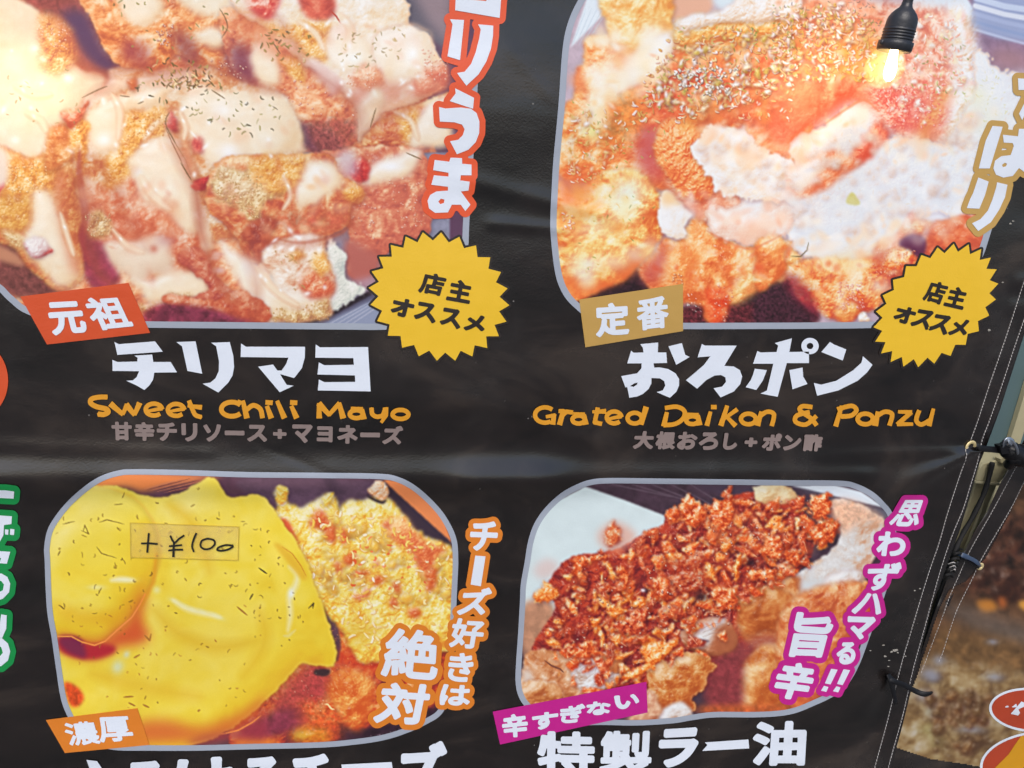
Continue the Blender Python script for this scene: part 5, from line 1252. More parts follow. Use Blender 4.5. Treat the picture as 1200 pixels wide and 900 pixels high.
M_STEEL = plain('worn_steel', (170, 178, 190), .35, .9, .2, 120, .2)
M_CORD = plain('black_cord_fabric', (14, 13, 14), .75, 0, .4, 700, .6)
M_POST = plain('beige_paint', (176, 168, 134), .55, 0, .12, 35, .3)
M_WALL = plain('grey_green_panel', (84, 106, 108), .5, 0, .07, 14, .25)
M_SOCK = plain('black_rubber', (38, 40, 46), .42, 0, .18, 300, .25)
M_PAVE = plain('asphalt', (92, 90, 88), .9, 0, .3, 3, .6)
# ================================================================ GROUND (below the frame; it lights the banner from underneath)
gm = mesh_of('pavement', [(-900, -900, 0), (900, -900, 0), (900, 900, 0), (-900, 900, 0)], [(0, 1, 2, 3)])
tag(link('pavement', gm, M_PAVE, smooth=False), kind='structure')
# ================================================================ BACK WALL PANEL AND POST BEHIND THE GAP
def slab(q_poly, off, depth, bevel=0.):
    """straight prism whose front face is seen at the drawing polygon q_poly"""
    f = plane_pt(np.array(q_poly, float), off); n = len(f); bk = f+np.array([0, depth, 0])
    V = [tuple(a) for a in f]+[tuple(a) for a in bk]
    F = [tuple(range(n)), tuple(range(2*n-1, n-1, -1))]+[(i, i+n, (i+1) % n+n, (i+1) % n) for i in range(n)]
    return V, F
w = thing('wall_panel', 'grey green wall panel seen in the gap right of the dark menu banner', 'wall', tuple(plane_pt([[1190, 470]], -.36)[0]))
def under(o, root):
    o.parent = root; o.matrix_parent_inverse = Matrix.Translation(root.location).inverted(); return o
def mk(name, vf, mat, root, smooth=True, label=None, bevel=0.):
    o = link(name, mesh_of(name, *vf), mat, None, smooth)
    if root is not None: under(o, root)
    if label: o['label'] = label
    if bevel:
        b = o.modifiers.new('bevel', 'BEVEL'); b.width = bevel; b.segments = 2; b.limit_method = 'ANGLE'
    return o
p = plane_pt([[1190, 470]], -.36)[0]
def box(x0, x1, y0, y1, z0, z1):
    return [(x0,y0,z0),(x1,y0,z0),(x1,y1,z0),(x0,y1,z0),(x0,y0,z1),(x1,y0,z1),(x1,y1,z1),(x0,y1,z1)], [(0,3,2,1),(4,5,6,7),(0,1,5,4),(1,2,6,5),(2,3,7,6),(3,0,4,7)]
mk('panel', box(p[0]-1.6, p[0]+1.8, p[1], p[1]+.04, 0.0, 3.2), M_WALL, w, False)
pp = plane_pt([[1196, 470]], -.355)[0]
mk('trim_strip', box(pp[0]-.004, pp[0]+.03, p[1]-.012, p[1]-.001, 0.0, 3.2), M_POST, w, False)
post = thing('metal_post', 'beige metal post with a wider cap between the two hanging banners', 'post', tuple(plane_pt([[1140, 640]], -.09)[0]))
mk('shaft', slab([(1144,566),(1166,566),(1156,600),(1142,625),(1129,655),(1106,712),(1080,790),(1052,860),(1026,860),(1060,790),(1089,712),(1111,655),(1123,622),(1133,599)], -.09, .03), M_POST, post, False, bevel=.0015)
mk('raised_rib', slab([(1157,566),(1169,566),(1146,622),(1136,642),(1129,652),(1150,600)], -.082, .006), M_POST, post, False, bevel=.001)
mk('cap', slab([(1148,548),(1153,543),(1186,537),(1184,548),(1172,566),(1144,563)], -.072, .05), M_POST, post, False, bevel=.0015)
mk('cap_lip', slab([(1143,563.5),(1172.5,566.5),(1171,569.5),(1143,566.5)], -.068, .05), M_POST, post, False, bevel=.001)
mk('cap_flange', slab([(1172,538),(1180,533),(1186,535),(1186,540),(1173,543)], -.065, .012), M_POST, post, False, bevel=.001)
# ================================================================ THE MAIN BANNER
banner = thing('menu_banner', 'dark vinyl fried chicken menu banner with four dish photos and white stitched edge', 'banner', (0, 0, 0))
EDGE = A('1262,200 1232,295 1199,396 1178.7,459 1172,480 1156,523 1147,545 1138,577 1125,621 1119,637 1100,690 1093,707 1081,755 1077,775 1067,812 1058,849 1049,882 1045,900 1034,945 1018,1010')
def edge_x(y):
    return np.interp(y, EDGE[:, 1], EDGE[:, 0]) if y >= 200 else 1262+(200-y)*.33
def banner_sheet(name, surf, yr, x0, xf, mat, parent, nx, thick, lift=0.):
    ys = np.arange(yr[0], yr[1]+.1, yr[2]); t = np.linspace(0, 1, nx)
    q = np.array([[x0+(xf(y)-x0)*a, y] for y in ys for a in t])
    f = []; n = nx
    v = surf.on(q, lift)
    idx = np.arange(len(q)).reshape(len(ys), nx)
    f = np.stack([idx[:-1, :-1].ravel(), idx[1:, :-1].ravel(), idx[1:, 1:].ravel(), idx[:-1, 1:].ravel()], 1)
    # rolled edge on the right: a strip turned backwards gives the vinyl its thickness
    r = v[idx[:, -1]]; k = len(v)
    v = np.concatenate([v, r+[0.0004, thick*.5, 0], r+[0, thick, 0], r+[-.03, thick, 0]])
    m = len(ys); ex = []
    cols = [idx[:, -1], k+np.arange(m), k+m+np.arange(m), k+2*m+np.arange(m)]
    for a, b in zip(cols, cols[1:]): ex.append(np.stack([a[:-1], a[1:], b[1:], b[:-1]], 1))
    f = np.concatenate([f]+ex)
    return link(name, mesh_of(name, v, f), mat, parent)
banner_sheet('vinyl_sheet', MAIN, (-60, 1004, 4), -110, edge_x, M_DARK, banner, 290, .0012)
# ---- the printed photographs
paint_all()
def srgb_lin(c): return np.where(c <= .04045, c/12.92, ((c+.055)/1.055)**2.4)
def sample_art(q):
    fx = np.clip((q[:, 0]-PX0)*PS-.5, 0, PW-2.01); fy = np.clip((q[:, 1]-PY0)*PS-.5, 0, PH-2.01)
    x = fx.astype(int); y = fy.astype(int); a = (fx-x)[:, None]; b = (fy-y)[:, None]
    return (CV[y, x]*(1-a)+CV[y, x+1]*a)*(1-b)+(CV[y+1, x]*(1-a)+CV[y+1, x+1]*a)*b
INK = .93
def photo(outline, parent, name, lift, label=None, surf=None, step=1.0, bounds=None):
    surf = surf or MAIN
    lo, hi = outline.min(0), outline.max(0)
    if bounds: lo = np.maximum(lo, bounds[0]); hi = np.minimum(hi, bounds[1])
    X, Y = np.meshgrid(np.arange(lo[0], hi[0]+step, step), np.arange(lo[1], hi[1]+step, step))
    q = np.stack([X.ravel(), Y.ravel()], 1); ins = inside([outline], q).reshape(X.shape)
    cell = ins[:-1, :-1] & ins[1:, :-1] & ins[1:, 1:] & ins[:-1, 1:]
    idx = np.arange(len(q)).reshape(X.shape)
    f = np.stack([idx[:-1, :-1][cell], idx[1:, :-1][cell], idx[1:, 1:][cell], idx[:-1, 1:][cell]], 1)
    used = np.unique(f); mp = np.full(len(q), -1); mp[used] = np.arange(len(used)); q = q[used]; f = mp[f]
    me = mesh_of(name, surf.on(q, lift), f)
    art = sample_art(q); gr = art.mean(1, keepdims=True); rgb = srgb_lin(np.clip(gr+(art-gr)*1.10, 0, 1))*INK
    ca = me.attributes.new('ink', 'FLOAT_COLOR', 'POINT')
    ca.data.foreach_set('color', np.concatenate([rgb, np.ones((len(q), 1))], 1).astype(np.float32).ravel())
    o = link(name, me, M_PHOTO, parent)
    if label: o['label'] = label
    return o
def framed(center, label, wd=8.):
    c = spline(center, n=6)
    t = np.roll(c, -1, 0)-np.roll(c, 1, 0); t /= np.linalg.norm(t, axis=1)[:, None]+1e-9
    nn = np.stack([-t[:, 1], t[:, 0]], 1); area = np.sum(c[:, 0]*np.roll(c[:, 1], -1)-np.roll(c[:, 0], -1)*c[:, 1])
    if area < 0: nn = -nn
    outer, inner = c-nn*wd/2, c+nn*wd/2
    ph = photo(c, banner, 'dish_photo', .0003, label)
    fr = sheet('photo_border', [outer, inner], M_BORDER, ph, .0006, step=7)
    return ph
framed(A('-60,-40 -44,120 -28,260 -12,322 3,340 14,351 32,364 70,375 140,379.5 175,380.3 300,381.5 400,382.5 460,382 510,372 535,345 544,300 546.5,256 550,200 555,120 559,40 560,-20 540,-60 300,-70 0,-66'),
       'photo of fried chicken under cream chili mayonnaise', 7.5)
framed(A('649,275 648.8,250 650,225 652,190 658,125 663,57 670,25 683,-2 700,-24 730,-45 800,-58 1000,-62 1200,-60 1258,-50 1230,40 1190,165 1158,270 1148,300 1132,335 1105,362 1060,377 1025,380.5 960,381.5 900,381.8 801,382 740,381.5 700,375 675,357 662,341 654,318'),
       'photo of fried chicken with grated white radish and herb flakes', 7.5)
framed(A('55,641 55.5,657 58,712 63.5,746 68.8,783 74,816 81,836 92,854 108,867 133,875.5 175,876.5 230,876.5 290,875 373,873 415,869.5 448,864.5 473,857 498,846 517,832 527,800 530,750 531.7,706.7 532.7,686 533.8,657 531.7,632 521,609 506.7,591 486,572.5 466,562 444,558.3 380,557.2 290,556.3 220,554 158,553 139,554.5 119,561 99,574 77,594.6 60,619'),
       'photo of chicken under a sheet of melted yellow cheese', 6.5)
framed(A('612.5,705 613.5,685 618,659 622,635 629,615 641.7,596.7 660,580 679,569.8 694,565 716.7,563.3 780,564 850,564.8 920,565.8 984,566.5 1003,570 1021.7,579.5 1035,592 1043,603 1047,622 1046,650 1036,690 1016,746 1003,780 987.5,805 971,815.5 954,823.5 933,832 912.5,836 883,837.5 837.5,837.5 812.5,840.5 787.5,844.5 745.8,847 704,846.3 665,847 638,840 619,827 610.4,814 607.3,797 608.3,772 610.4,742'),
       'photo of chicken covered with red crunchy chili flakes', 6.5)
# ---- helper for groups of lettering
def letters(name, loops, mat, lift=.0013, parent=None, label=None, surf=None):
    return sheet(name, loops, mat, parent or banner, lift, surf, step=10., label=label)
def slogan(white, r, mat, label, lift=.0009, shrink=False):
    base = sheet('slogan', grow(white, r, .7), mat, banner, lift, step=9., label=label)
    letters('lettering', white, M_WHITE, lift+.0004, base)
    return base
def tagbox(Q, mat, glyphs, label):
    base = sheet('label_tag', [np.array(Q, float)], mat, banner, .0009, step=9., label=label)
    letters('lettering', glyphs, M_WHITE, .0013, base)
    return base
O = lambda ox, oy, k: (lambda s: A(s, (ox, oy), k))
a_, b_, c_, d_ = O(100, 380, 1/6), O(280, 380, 1/6), O(620, 380, 1/6), O(800, 380, 1/4)
e_, f_ = O(480, 0, 1/3.335), O(1100, 60, 1/4.09)
# orange-red slogan, top centre
KORI = [e_('178,40 352,70 362,-60 190,-80 185,-30 300,-15 300,4 180,-6'), e_('158,75 213,78 197,235 148,220 168,95'),
        e_('268,95 327,100 326,140 318,190 300,240 270,290 222,335 185,285 215,280 240,250 258,205 272,150 278,115'),
        e_('178,345 252,382 248,425 157,395 180,365'),
        e_('115,418 140,424 200,420 240,425 262,442 273,475 272,520 258,556 230,585 185,603 158,552 190,546 208,528 215,505 205,487 175,478 118,475'),
        e_('160,616 205,618 205,640 242,643 242,685 200,685 198,705 235,710 230,745 200,748 238,800 218,825 200,800 165,800 150,830 100,832 76,815 70,785 80,762 105,748 150,745 150,730 85,722 95,685 152,690 152,675 92,665 98,625 155,632'),
        e_('112,788 122,776 136,780 134,793 120,798')]
slogan(KORI, 7.2, M_ORED, 'white Japanese slogan with thick orange red outline')
HARI = [f_('258,358 307,362 245,562 192,562 225,430'),
        f_('308,400 380,408 385,372 450,372 440,412 520,420 515,455 440,448 425,480 435,545 412,580 385,560 355,598 310,606 275,592 262,562 270,525 300,503 345,498 360,455 355,440 312,438'),
        f_('303,545 318,534 328,540 322,552 308,555'),
        f_('190,605 240,625 222,690 195,755 135,752 150,710 165,680'), f_('280,628 330,640 318,700 290,760 250,820 190,862 160,825 200,805 235,765 258,710 275,655'),
        f_('380,130 420,132 520,120 520,180 470,178 440,250 400,330 385,300 420,230 430,185 383,186'),
        f_('450,-60 520,-60 520,40 440,40')]
slogan(HARI, 6.8, M_TAN, 'white Japanese slogan with tan outline at the right edge')
# orange slogan beside the cheese photo
n2, l3 = O(300, 450, 1/4), O(300, 675, 1/4)
CH = put_glyph('チ', n2('1008,640 1142,645 1122,785 1000,780'), 1.6)+[A('557,651 569,652 563.5,687 551.5,685')] + \
     put_glyph('ズ', l3('965,62 1110,55 1082,180 940,182'), 1.6)+put_glyph('好', l3('925,197 1078,205 1055,345 903,332'), 1.3)+put_glyph('き', l3('910,360 1025,362 1010,502 893,490'), 1.4)+put_glyph('は', l3('872,508 1010,515 1000,610 856,602'), 1.4)
slogan(CH, 5.6, M_ORNG, 'vertical Japanese slogan with orange outline right of the cheese dish')
slogan(put_glyph('絶', l3('620,240 862,262 848,490 583,468'), 2.0)+put_glyph('対', l3('600,498 825,512 790,697 545,687'), 2.2), 6.4, M_ORNG, 'two big white characters with orange outline over the cheese dish')
# magenta slogan
n4, N4, P4 = O(900, 450, 1/4), O(830, 555, .20833), O(800, 690, .20833)
OM = put_glyph('思', n4('635,545 738,545 700,668 560,665'), 1.1, .35)+put_glyph('わ', n4('520,690 655,698 635,818 505,800'), 1.6)+put_glyph('ず', N4('905,500 1100,500 1030,660 885,655'), 1.4) + \
     put_glyph('ハ', N4('865,670 980,680 970,792 800,785'), 1.6)+put_glyph('マ', P4('930,155 1092,160 1040,285 925,280'), 1.7)+put_glyph('る', P4('890,300 975,300 968,430 848,422'), 1.5) + \
     [P4(s) for s in ('835,450 872,455 832,538 800,532', '905,452 942,458 900,542 868,535', '795,545 820,553 808,580 778,573', '865,548 888,555 875,583 845,576')]
slogan(OM, 5.9, M_PURP, 'vertical Japanese slogan with magenta outline right of the chili dish')
slogan(put_glyph('旨', P4('645,130 862,150 795,388 588,382'), 2.1)+put_glyph('辛', P4('568,408 758,432 700,632 482,605'), 2.1), 6.6, M_PURP, 'two big white characters with magenta outline over the chili dish')
# green slogan cut by the left edge of the view
g_ = O(0, 550, 1/3)
slogan([g_('-60,72 20,74 50,78 48,103 -60,98'), g_('-60,158 42,165 40,192 14,196 12,232 -5,262 -60,262 -60,240 -20,232 -12,196 -60,188'), g_('17,211 30,212 29,230 18,229'), g_('36,209 51,211 49,231 35,230'),
        g_('-60,283 36,290 24,332 -2,330 4,312 -60,308'), g_('-60,368 5,366 26,378 36,402 32,432 10,455 -30,468 -60,466 -60,440 -20,440 10,425 14,405 4,392 -60,392'),
        g_('4,510 24,513 22,560 8,592 -60,600 -60,578 -4,566'), g_('-60,592 5,592 28,612 36,640 28,672 4,692 -60,694 -60,668 -6,664 10,645 4,624 -60,618')], 7.0, M_GREEN, 'white Japanese slogan with green outline cut by the left edge')
ob = sheet('round_badge', [ellipse(-24, 446, 33.5, 43)], M_OTAG, banner, .0009, label='orange round badge cut by the left edge')
# label tags
q_ = lambda ox, oy: O(ox, oy, 1/4)
tagbox(A('23.7,347.5 150.5,331.5 176,390 55,403.7'), M_OTAG, put_glyph('元', q_(0,225)('212,520 375,512 412,658 250,672'), 1.9)+put_glyph('祖', q_(0,225)('385,500 560,488 628,632 450,650'), 1.5), 'orange red tag reading with two white characters')
tagbox(A('678.7,351 800.5,332.5 800.5,388 686,407'), M_TAN, put_glyph('定', q_(600,225)('385,525 548,515 550,668 395,682'), 1.7)+put_glyph('番', q_(600,225)('580,500 732,485 735,635 590,652'), 1.3), 'tan tag with two white characters')
tagbox(A('53.7,843.7 161,830 175,873 76,882.5'), M_ORNG, put_glyph('濃', q_(0,675)('292,690 445,680 475,785 325,797'), .9, .35)+put_glyph('厚', q_(0,675)('452,665 600,658 632,770 470,780'), 1.2, .35), 'orange tag with two white characters')
s4 = q_(600, 675)
tagbox(A('577.5,834 757.5,799 759,835 586,872.5'), M_PURP, put_glyph('辛', s4('-50,655 70,640 78,750 -42,760'), 1.4, .35)+put_glyph('す', s4('92,650 218,632 212,712 100,722'), 1.3, .35)+put_glyph('ぎ', s4('222,612 345,598 340,682 228,692'), 1.2, .35)+put_glyph('な', s4('348,595 462,582 462,645 352,655'), 1.2, .35)+put_glyph('い', s4('478,565 590,552 598,600 485,632'), 1.5, .35), 'magenta tag with white characters')
# star badges
def star(c, h, v, n=24, inner=.865, grow_=1.0, ph=0.):
    c, h, v = map(np.array, (c, h, v)); out = []
    for i in range(n*2):
        th = math.pi*i/n-math.pi/2+ph; r = (1. if i % 2 == 0 else inner)*grow_
        out.append(c+r*(h*math.cos(th)+v*math.sin(th)))
    return np.array(out)
def badge(c, h, v, glyphs, label, ph):
    s = star(c, h, v, ph=ph)
    base = sheet('star_badge', grow([s], 2.6, .5), M_BLACK, banner, .0008, label=label)
    sheet('yellow_face', [s], M_YEL, base, .0012)
    letters('lettering', glyphs, M_BLACK, .0016, base)
x1, x2 = q_(300, 225), q_(900, 225)
badge((514.5,347.5), (82.5,8), (0,75.5), put_glyph('店', x1('785,372 897,395 870,490 758,468'), 1.2, .35)+put_glyph('主', x1('915,405 1018,425 1000,525 890,505'), 1.3, .35) +
      put_glyph('オ', x1('645,490 748,512 725,595 628,570'), 1.4, .35)+put_glyph('ス', x1('755,512 848,528 840,618 738,592'), 1.4, .35)+put_glyph('ス', x1('872,540 968,555 955,645 860,618'), 1.4, .35)+put_glyph('メ', x1('985,575 1080,582 1068,662 972,645'), 1.4, .35), 'yellow starburst badge left of the gap', .03)
badge((1096.8,358), (71,-10), (-18,72), put_glyph('店', x2('762,412 850,432 812,532 722,505'), 1.1, .35)+put_glyph('主', x2('858,440 942,455 912,553 822,532'), 1.2, .35) +
      put_glyph('オ', x2('610,530 700,550 675,628 583,600'), 1.3, .35)+put_glyph('ス', x2('700,548 790,562 752,648 665,625'), 1.3, .35)+put_glyph('ス', x2('780,572 872,585 835,672 748,645'), 1.3, .35)+put_glyph('メ', x2('870,598 952,600 925,680 842,668'), 1.3, .35), 'yellow starburst badge by the stitched edge', .04)
# dish names
letters('dish_name', [a_('205,125 235,140 490,120 545,193 225,215'), a_('190,250 225,265 365,262 368,236 345,220 470,213 478,265 600,265 645,338 485,340 476,390 450,430 415,462 360,430 288,397 335,394 362,370 378,330 192,328')]+
        [a_('640,125 775,120 822,348 718,328 680,155'), a_('885,130 1015,125 1040,220 1046,300 1035,360 1005,410 935,480 825,418 880,410 915,380 938,330 940,260 920,155')]+
        [b_('15,135 50,158 465,158 463,235 442,310 388,378 288,350 335,425 385,432 287,478 135,298 240,283 270,325 300,325 332,280 348,235 12,230'),
         b_('540,142 570,162 908,160 926,472 555,465 562,388 600,407 818,405 816,360 552,353 562,268 600,288 808,285 805,238 537,235')], M_WHITE, label='white dish name under the left photo')
ORO = [c_('782,140 908,128 905,198 965,198 970,272 875,274 880,305 920,303 980,315 1030,345 1055,385 1055,430 1035,475 990,517 897,477 940,465 958,430 950,400 920,380 860,378 860,415 840,455 800,490 760,508 705,517 690,440 678,445 648,365 700,355 760,345 790,310 792,275 690,275 718,185 735,200 805,198 800,165'),
       c_('710,435 740,415 765,410 758,425 735,440'), c_('980,155 1075,132 1098,215 1130,230 1035,285'),
       d_('90,92 105,100 253,100 195,195 240,198 268,215 279,245 270,280 240,315 178,343 145,300 185,292 203,270 200,248 180,238 150,240 110,262 68,302 15,262 60,225 100,190 130,150 70,155'),
       d_('432,88 512,66 500,130 592,128 592,182 488,182 445,340 365,325 395,310 425,185 330,185 350,125 365,132 440,130 448,100'),
       d_('338,208 395,215 375,265 345,308 295,295 320,260 330,235'), d_('500,215 562,203 565,245 585,280 515,305'),
       ellipse(800+597/4, 380+102/4, 10.2, 9.6), ellipse(800+597/4, 380+102/4, 3.9, 3.7, 24),
       d_('690,83 710,95 767,118 750,170 650,130'), d_('845,150 890,190 865,225 820,265 730,310 630,335 615,275 650,283 720,265 800,215 838,180')]
letters('dish_name', ORO, M_WHITE, label='white dish name under the right photo')
TK = [q_(0, 675)('405,862 455,868 480,905 455,960 500,940 520,1000 440,1060 395,1010 430,930')]+put_glyph('ろ', A('147,893 192,891 196,948 144,948'), 3)+put_glyph('け', A('205,890 273,886 272,948 204,950'), 3)+put_glyph('る', A('284,888 328,886 332,948 282,950'), 3)+put_glyph('チ', A('339,884 390,883 392,945 340,945'), 3.2)+[A('400,896 459,893 461,906 402,909')]+put_glyph('ズ', A('466,872 524,868 520,938 464,940'), 3)
letters('dish_name', TK, M_WHITE, label='white dish name under the cheese photo')
RA = put_glyph('特', A('630,857 697,858 697,914 629,912'), 2.4)+put_glyph('製', A('704,857 766,856 763,912 702,912'), 2.)+put_glyph('ラ', A('774,855 822,852 812,900 770,899'), 3)+[A('826,870 877,866.5 878,877 823,880 829,873')]+put_glyph('油', A('884,846 946,845 943,897 880,897'), 2.6)
letters('dish_name', RA, M_WHITE, label='white dish name under the chili photo')
# english names, brushed block letters built from strokes
def strokes(items, ox, oy, k, r, res=.4):
    st = []
    for it in items:
        rr = r
        if isinstance(it, tuple): it, rr = it
        p = A(it, (ox, oy), k) if isinstance(it, str) else it*k+np.array([ox, oy])
        if isinstance(it, str) and len(p) > 3: p = smooth_path(p, 4)
        st.append((p, rr if np.isscalar(rr) else np.linspace(rr[0], rr[1], len(p))))
    allp = np.concatenate([s[0] for s in st]); lo, hi = allp.min(0)-5, allp.max(0)+5
    return [simplify(l, .1) for l in contours(sdf_strokes(st, lo, hi, res), lo, res)]
T6, D4 = (100, 380, 1/6), (800, 380, 1/4)
def arc(cx, cy, rx, ry, a0, a1, n=22):
    t = np.radians(np.linspace(a0, a1, n)); return np.stack([cx+rx*np.cos(t), cy+ry*np.sin(t)], 1)
def le(cx, cy, rx, ry): return [arc(cx, cy, rx, ry, -8, -312), ('%g,%g %g,%g' % (cx-rx*.9, cy+ry*.28, cx+rx*.95, cy-ry*.18), (1.6, 2.4))]
def la_(cx, cy, rx, ry): return [arc(cx, cy, rx, ry, 0, 360), ('%g,%g %g,%g' % (cx+rx*.9, cy-ry*1.1, cx+rx*1.15, cy+ry*1.05), (2.4, 3.4)), ('%g,%g %g,%g' % (cx-rx*.75, cy-ry*1.45, cx+rx*.9, cy-ry*1.25), (2., 2.6))]
SW = [('150,512 100,512 45,525 38,555 80,580 145,595 160,618 130,634 95,632', (2.9, 3.1)), ('180,562 262,632', (3.6, 2.6)), ('264,632 292,568', (2.2, 2.8)), ('290,568 345,636', (3.6, 2.6)), ('347,634 380,558', (2.4,3.4))] + \
     le(482, 600, 58, 42)+le(638, 602, 58, 42)+['730,540 762,620 780,642 812,652', ('722,574 815,584', (1.8, 3))]
CHI = [arc(1030, 597, 74, 50, -42, -318), ('1080,556 1088,540', (2.8,2.8)), ('1108,540 1135,655', (2.4, 3.4)), '1135,600 1180,570 1230,595 1245,655', ('1278,578 1306,655', (2.4, 3.4)), '1272,549 1312,552', ('1350,542 1398,655', (2.4, 3.4)), ('1450,578 1484,655', (2.4, 3.4)), '1445,550 1485,552']
MY = [('1642,558 1645,655', (2.2, 3.4)), ('1645,560 1715,637', (3.6, 2.6)), ('1713,637 1785,556', (2.4, 2.8)), ('1785,556 1812,655', (2.6, 3.6))]+la_(1905, 632, 46, 28)+['2012,592 2018,632 2050,650 2090,640 2108,596', ('2112,590 2114,640 2082,690', (3.2, 1.8)), arc(2216, 634, 56, 32, 0, 360)]
letters('english_name', strokes(SW, *T6, 2.65), M_GOLDT, label='Sweet'); letters('english_name', strokes(CHI, *T6, 2.85), M_GOLDT, label='Chili'); letters('english_name', strokes(MY, *T6, 2.65), M_GOLDT, label='Mayo')
T6c = (620, 380, 1/6)
GR = [arc(112, 638, 70, 54, -48, -300), ('168,700 176,636', (3, 2.6)), ('182,640 122,650', (2.4, 2)), ('212,610 240,612 215,702', (2.4, 3.2)), '234,642 262,614 304,620']+la_(348, 670, 44, 28) + \
     ['482,590 462,690 508,700', ('448,616 536,612', (1.8, 3))]+le(598, 655, 52, 42)+[('822,586 790,702', (3.4, 2.6)), arc(742, 660, 50, 38, 0, 360)]
DK = [('968,622 948,712', (2.4, 3.2)), '960,588 1040,580 1092,610 1085,660 1030,700 950,710']+la_(1148, 674, 44, 28)
DK2 = [('130,412 114,472', (2.2, 3)), '136,388 156,388', ('208,384 180,472', (2.4, 3.2)), ('254,400 198,440', (2.6, 2)), ('205,432 246,474', (2, 3)), arc(308, 444, 35, 25, 0, 360), ('368,412 352,472', (2.4, 3.2)), '362,432 395,410 428,422 418,474']
AM = ['605,388 562,384 550,404 600,440 626,472', '592,412 535,428 530,458 578,470 625,432']
PZ = [('745,385 718,475', (2.4, 3)), '728,398 790,382 815,402 790,428 745,432', arc(856, 444, 36, 25, 0, 360), ('915,412 903,472', (2.5, 3.5)), '912,430 948,410 982,422 970,472', ('1012,410 1072,412', (2, 2.6)), '1070,414 1008,468', ('1008,468 1078,468', (2.6, 2)), '1108,406 1095,450 1118,470 1155,452', ('1175,398 1156,474', (2.2, 2.8))]
letters('english_name', strokes(GR, *T6c, 2.6), M_GOLDT, label='Grated'); letters('english_name', strokes(DK, *T6c, 2.65)+strokes(DK2, *D4, 2.65), M_GOLDT, label='Daikon'); letters('english_name', strokes(AM, *D4, 2.7), M_GOLDT, label='and sign'); letters('english_name', strokes(PZ, *D4, 2.7), M_GOLDT, label='Ponzu')
letters('ingredient_line', put_line('甘辛チリソース+マヨネーズ', A('129,493 474,498 473,522 130,517'), 1.35, .4), M_GREYT, label='small grey ingredient line under Sweet Chili Mayo')
letters('ingredient_line', put_line('大根おろし+ポン酢', A('743,504 966,508 963,530 740,527'), 1.35, .4), M_GREYT, label='small grey ingredient line under Grated Daikon and Ponzu')
# ---- stitched seams: every stitch is a short raised thread
def seam(line, parent, surf, st=3.4, gap=.5, r=.00055, lift=.0006):
    p = smooth_path(A(line) if isinstance(line, str) else line, 10); s = np.concatenate([[0], np.cumsum(np.hypot(*np.diff(p, axis=0).T))])
    parts = []; x = 0.
    while x+st < s[-1]:
        q = np.array([[np.interp(x+st*t, s, p[:, 0]), np.interp(x+st*t, s, p[:, 1])] for t in (0, .3, .7, 1)])
        w3 = surf.on(q, lift); w3[[0, 3], 1] += .0006
        parts.append(tube(w3, [r*.6, r, r, r*.6], 6)); x += st+gap
    return mk('stitching', join(parts), M_THREAD, parent)
seam('1232,235 1199.5,332 1180,392 1160,450 1146,493 1136,521 1131,540 1124,560 1111,600 1100,638 1087,676 1068,739 1056,780 1040,845 1025,900 1012,950', banner, MAIN)
seam('1250,240 1199,378 1174,452 1160,492 1151,516 1146,540 1137,570 1129,596 1115,630 1100,676 1083,738 1070,785 1058,838 1041,900 1030,950', banner, MAIN)
# ---- brass eyelet
def eyelet(q, surf, parent, rx=.0070, mat=M_BRASS):
    c = surf.on(np.array([q], float), .0008)[0]; V = []; F = []; n, m = 28, 10
    for i in range(n):
        th = 2*math.pi*i/n
        for k in range(m):
            ph = 2*math.pi*k/m; R = rx+.0030*math.cos(ph)
            V.append((c[0]+R*math.cos(th), c[1]-.0012*math.sin(ph), c[2]+R*math.sin(th)*.98))
    for i in range(n):
        for k in range(m): F.append((i*m+k, i*m+(k+1) % m, ((i+1) % n)*m+(k+1) % m, ((i+1) % n)*m+k))
    e = mk('eyelet', (V, F), mat, parent)
    V = [tuple(c+[rx*math.cos(2*math.pi*i/n), .0004, rx*math.sin(2*math.pi*i/n)]) for i in range(n)]
    h = mk('hole', (V, [tuple(range(n))]), plain('hole_shadow', (28, 26, 24), .9), e)
    h.matrix_parent_inverse = Matrix.Identity(4)
    return e
eyelet((1143, 526), MAIN, banner, .0082)
# dried glue and dirt specks near the lower tie
rnd = np.random.RandomState(4)
M_DIRT = plain('dried_dirt', (150, 146, 138), .8, var=.3, scale=300)
for x, y, s in ((1049,762,2.6),(1045,764,1.8),(1052,765,1.5),(1037,769,1.8),(1035.5,756,1.4),(1020,762.5,1.1),(1042,774,1.2),(1041,781,1.2),(1061,769,1.2),(1184,262,1.6),(1187,259,1.4),(1159,387,2.2),(1175,331,1.2),(1072,692,1.4),(1078,690,1.2),(1128,300,1.)):
    th = np.arange(7)/7*2*math.pi; rr = s*(.5+.6*rnd.rand(7))
    q = np.stack([x+np.cos(th)*rr*1.3, y+np.sin(th)*rr*.7], 1)
    a = MAIN.on(q, .0005); t = MAIN.on(np.array([[x, y]]), .0012)
    mk('dried_speck', (list(a)+list(t), [(i, (i+1) % 7, 7) for i in range(7)]), M_DIRT, banner)
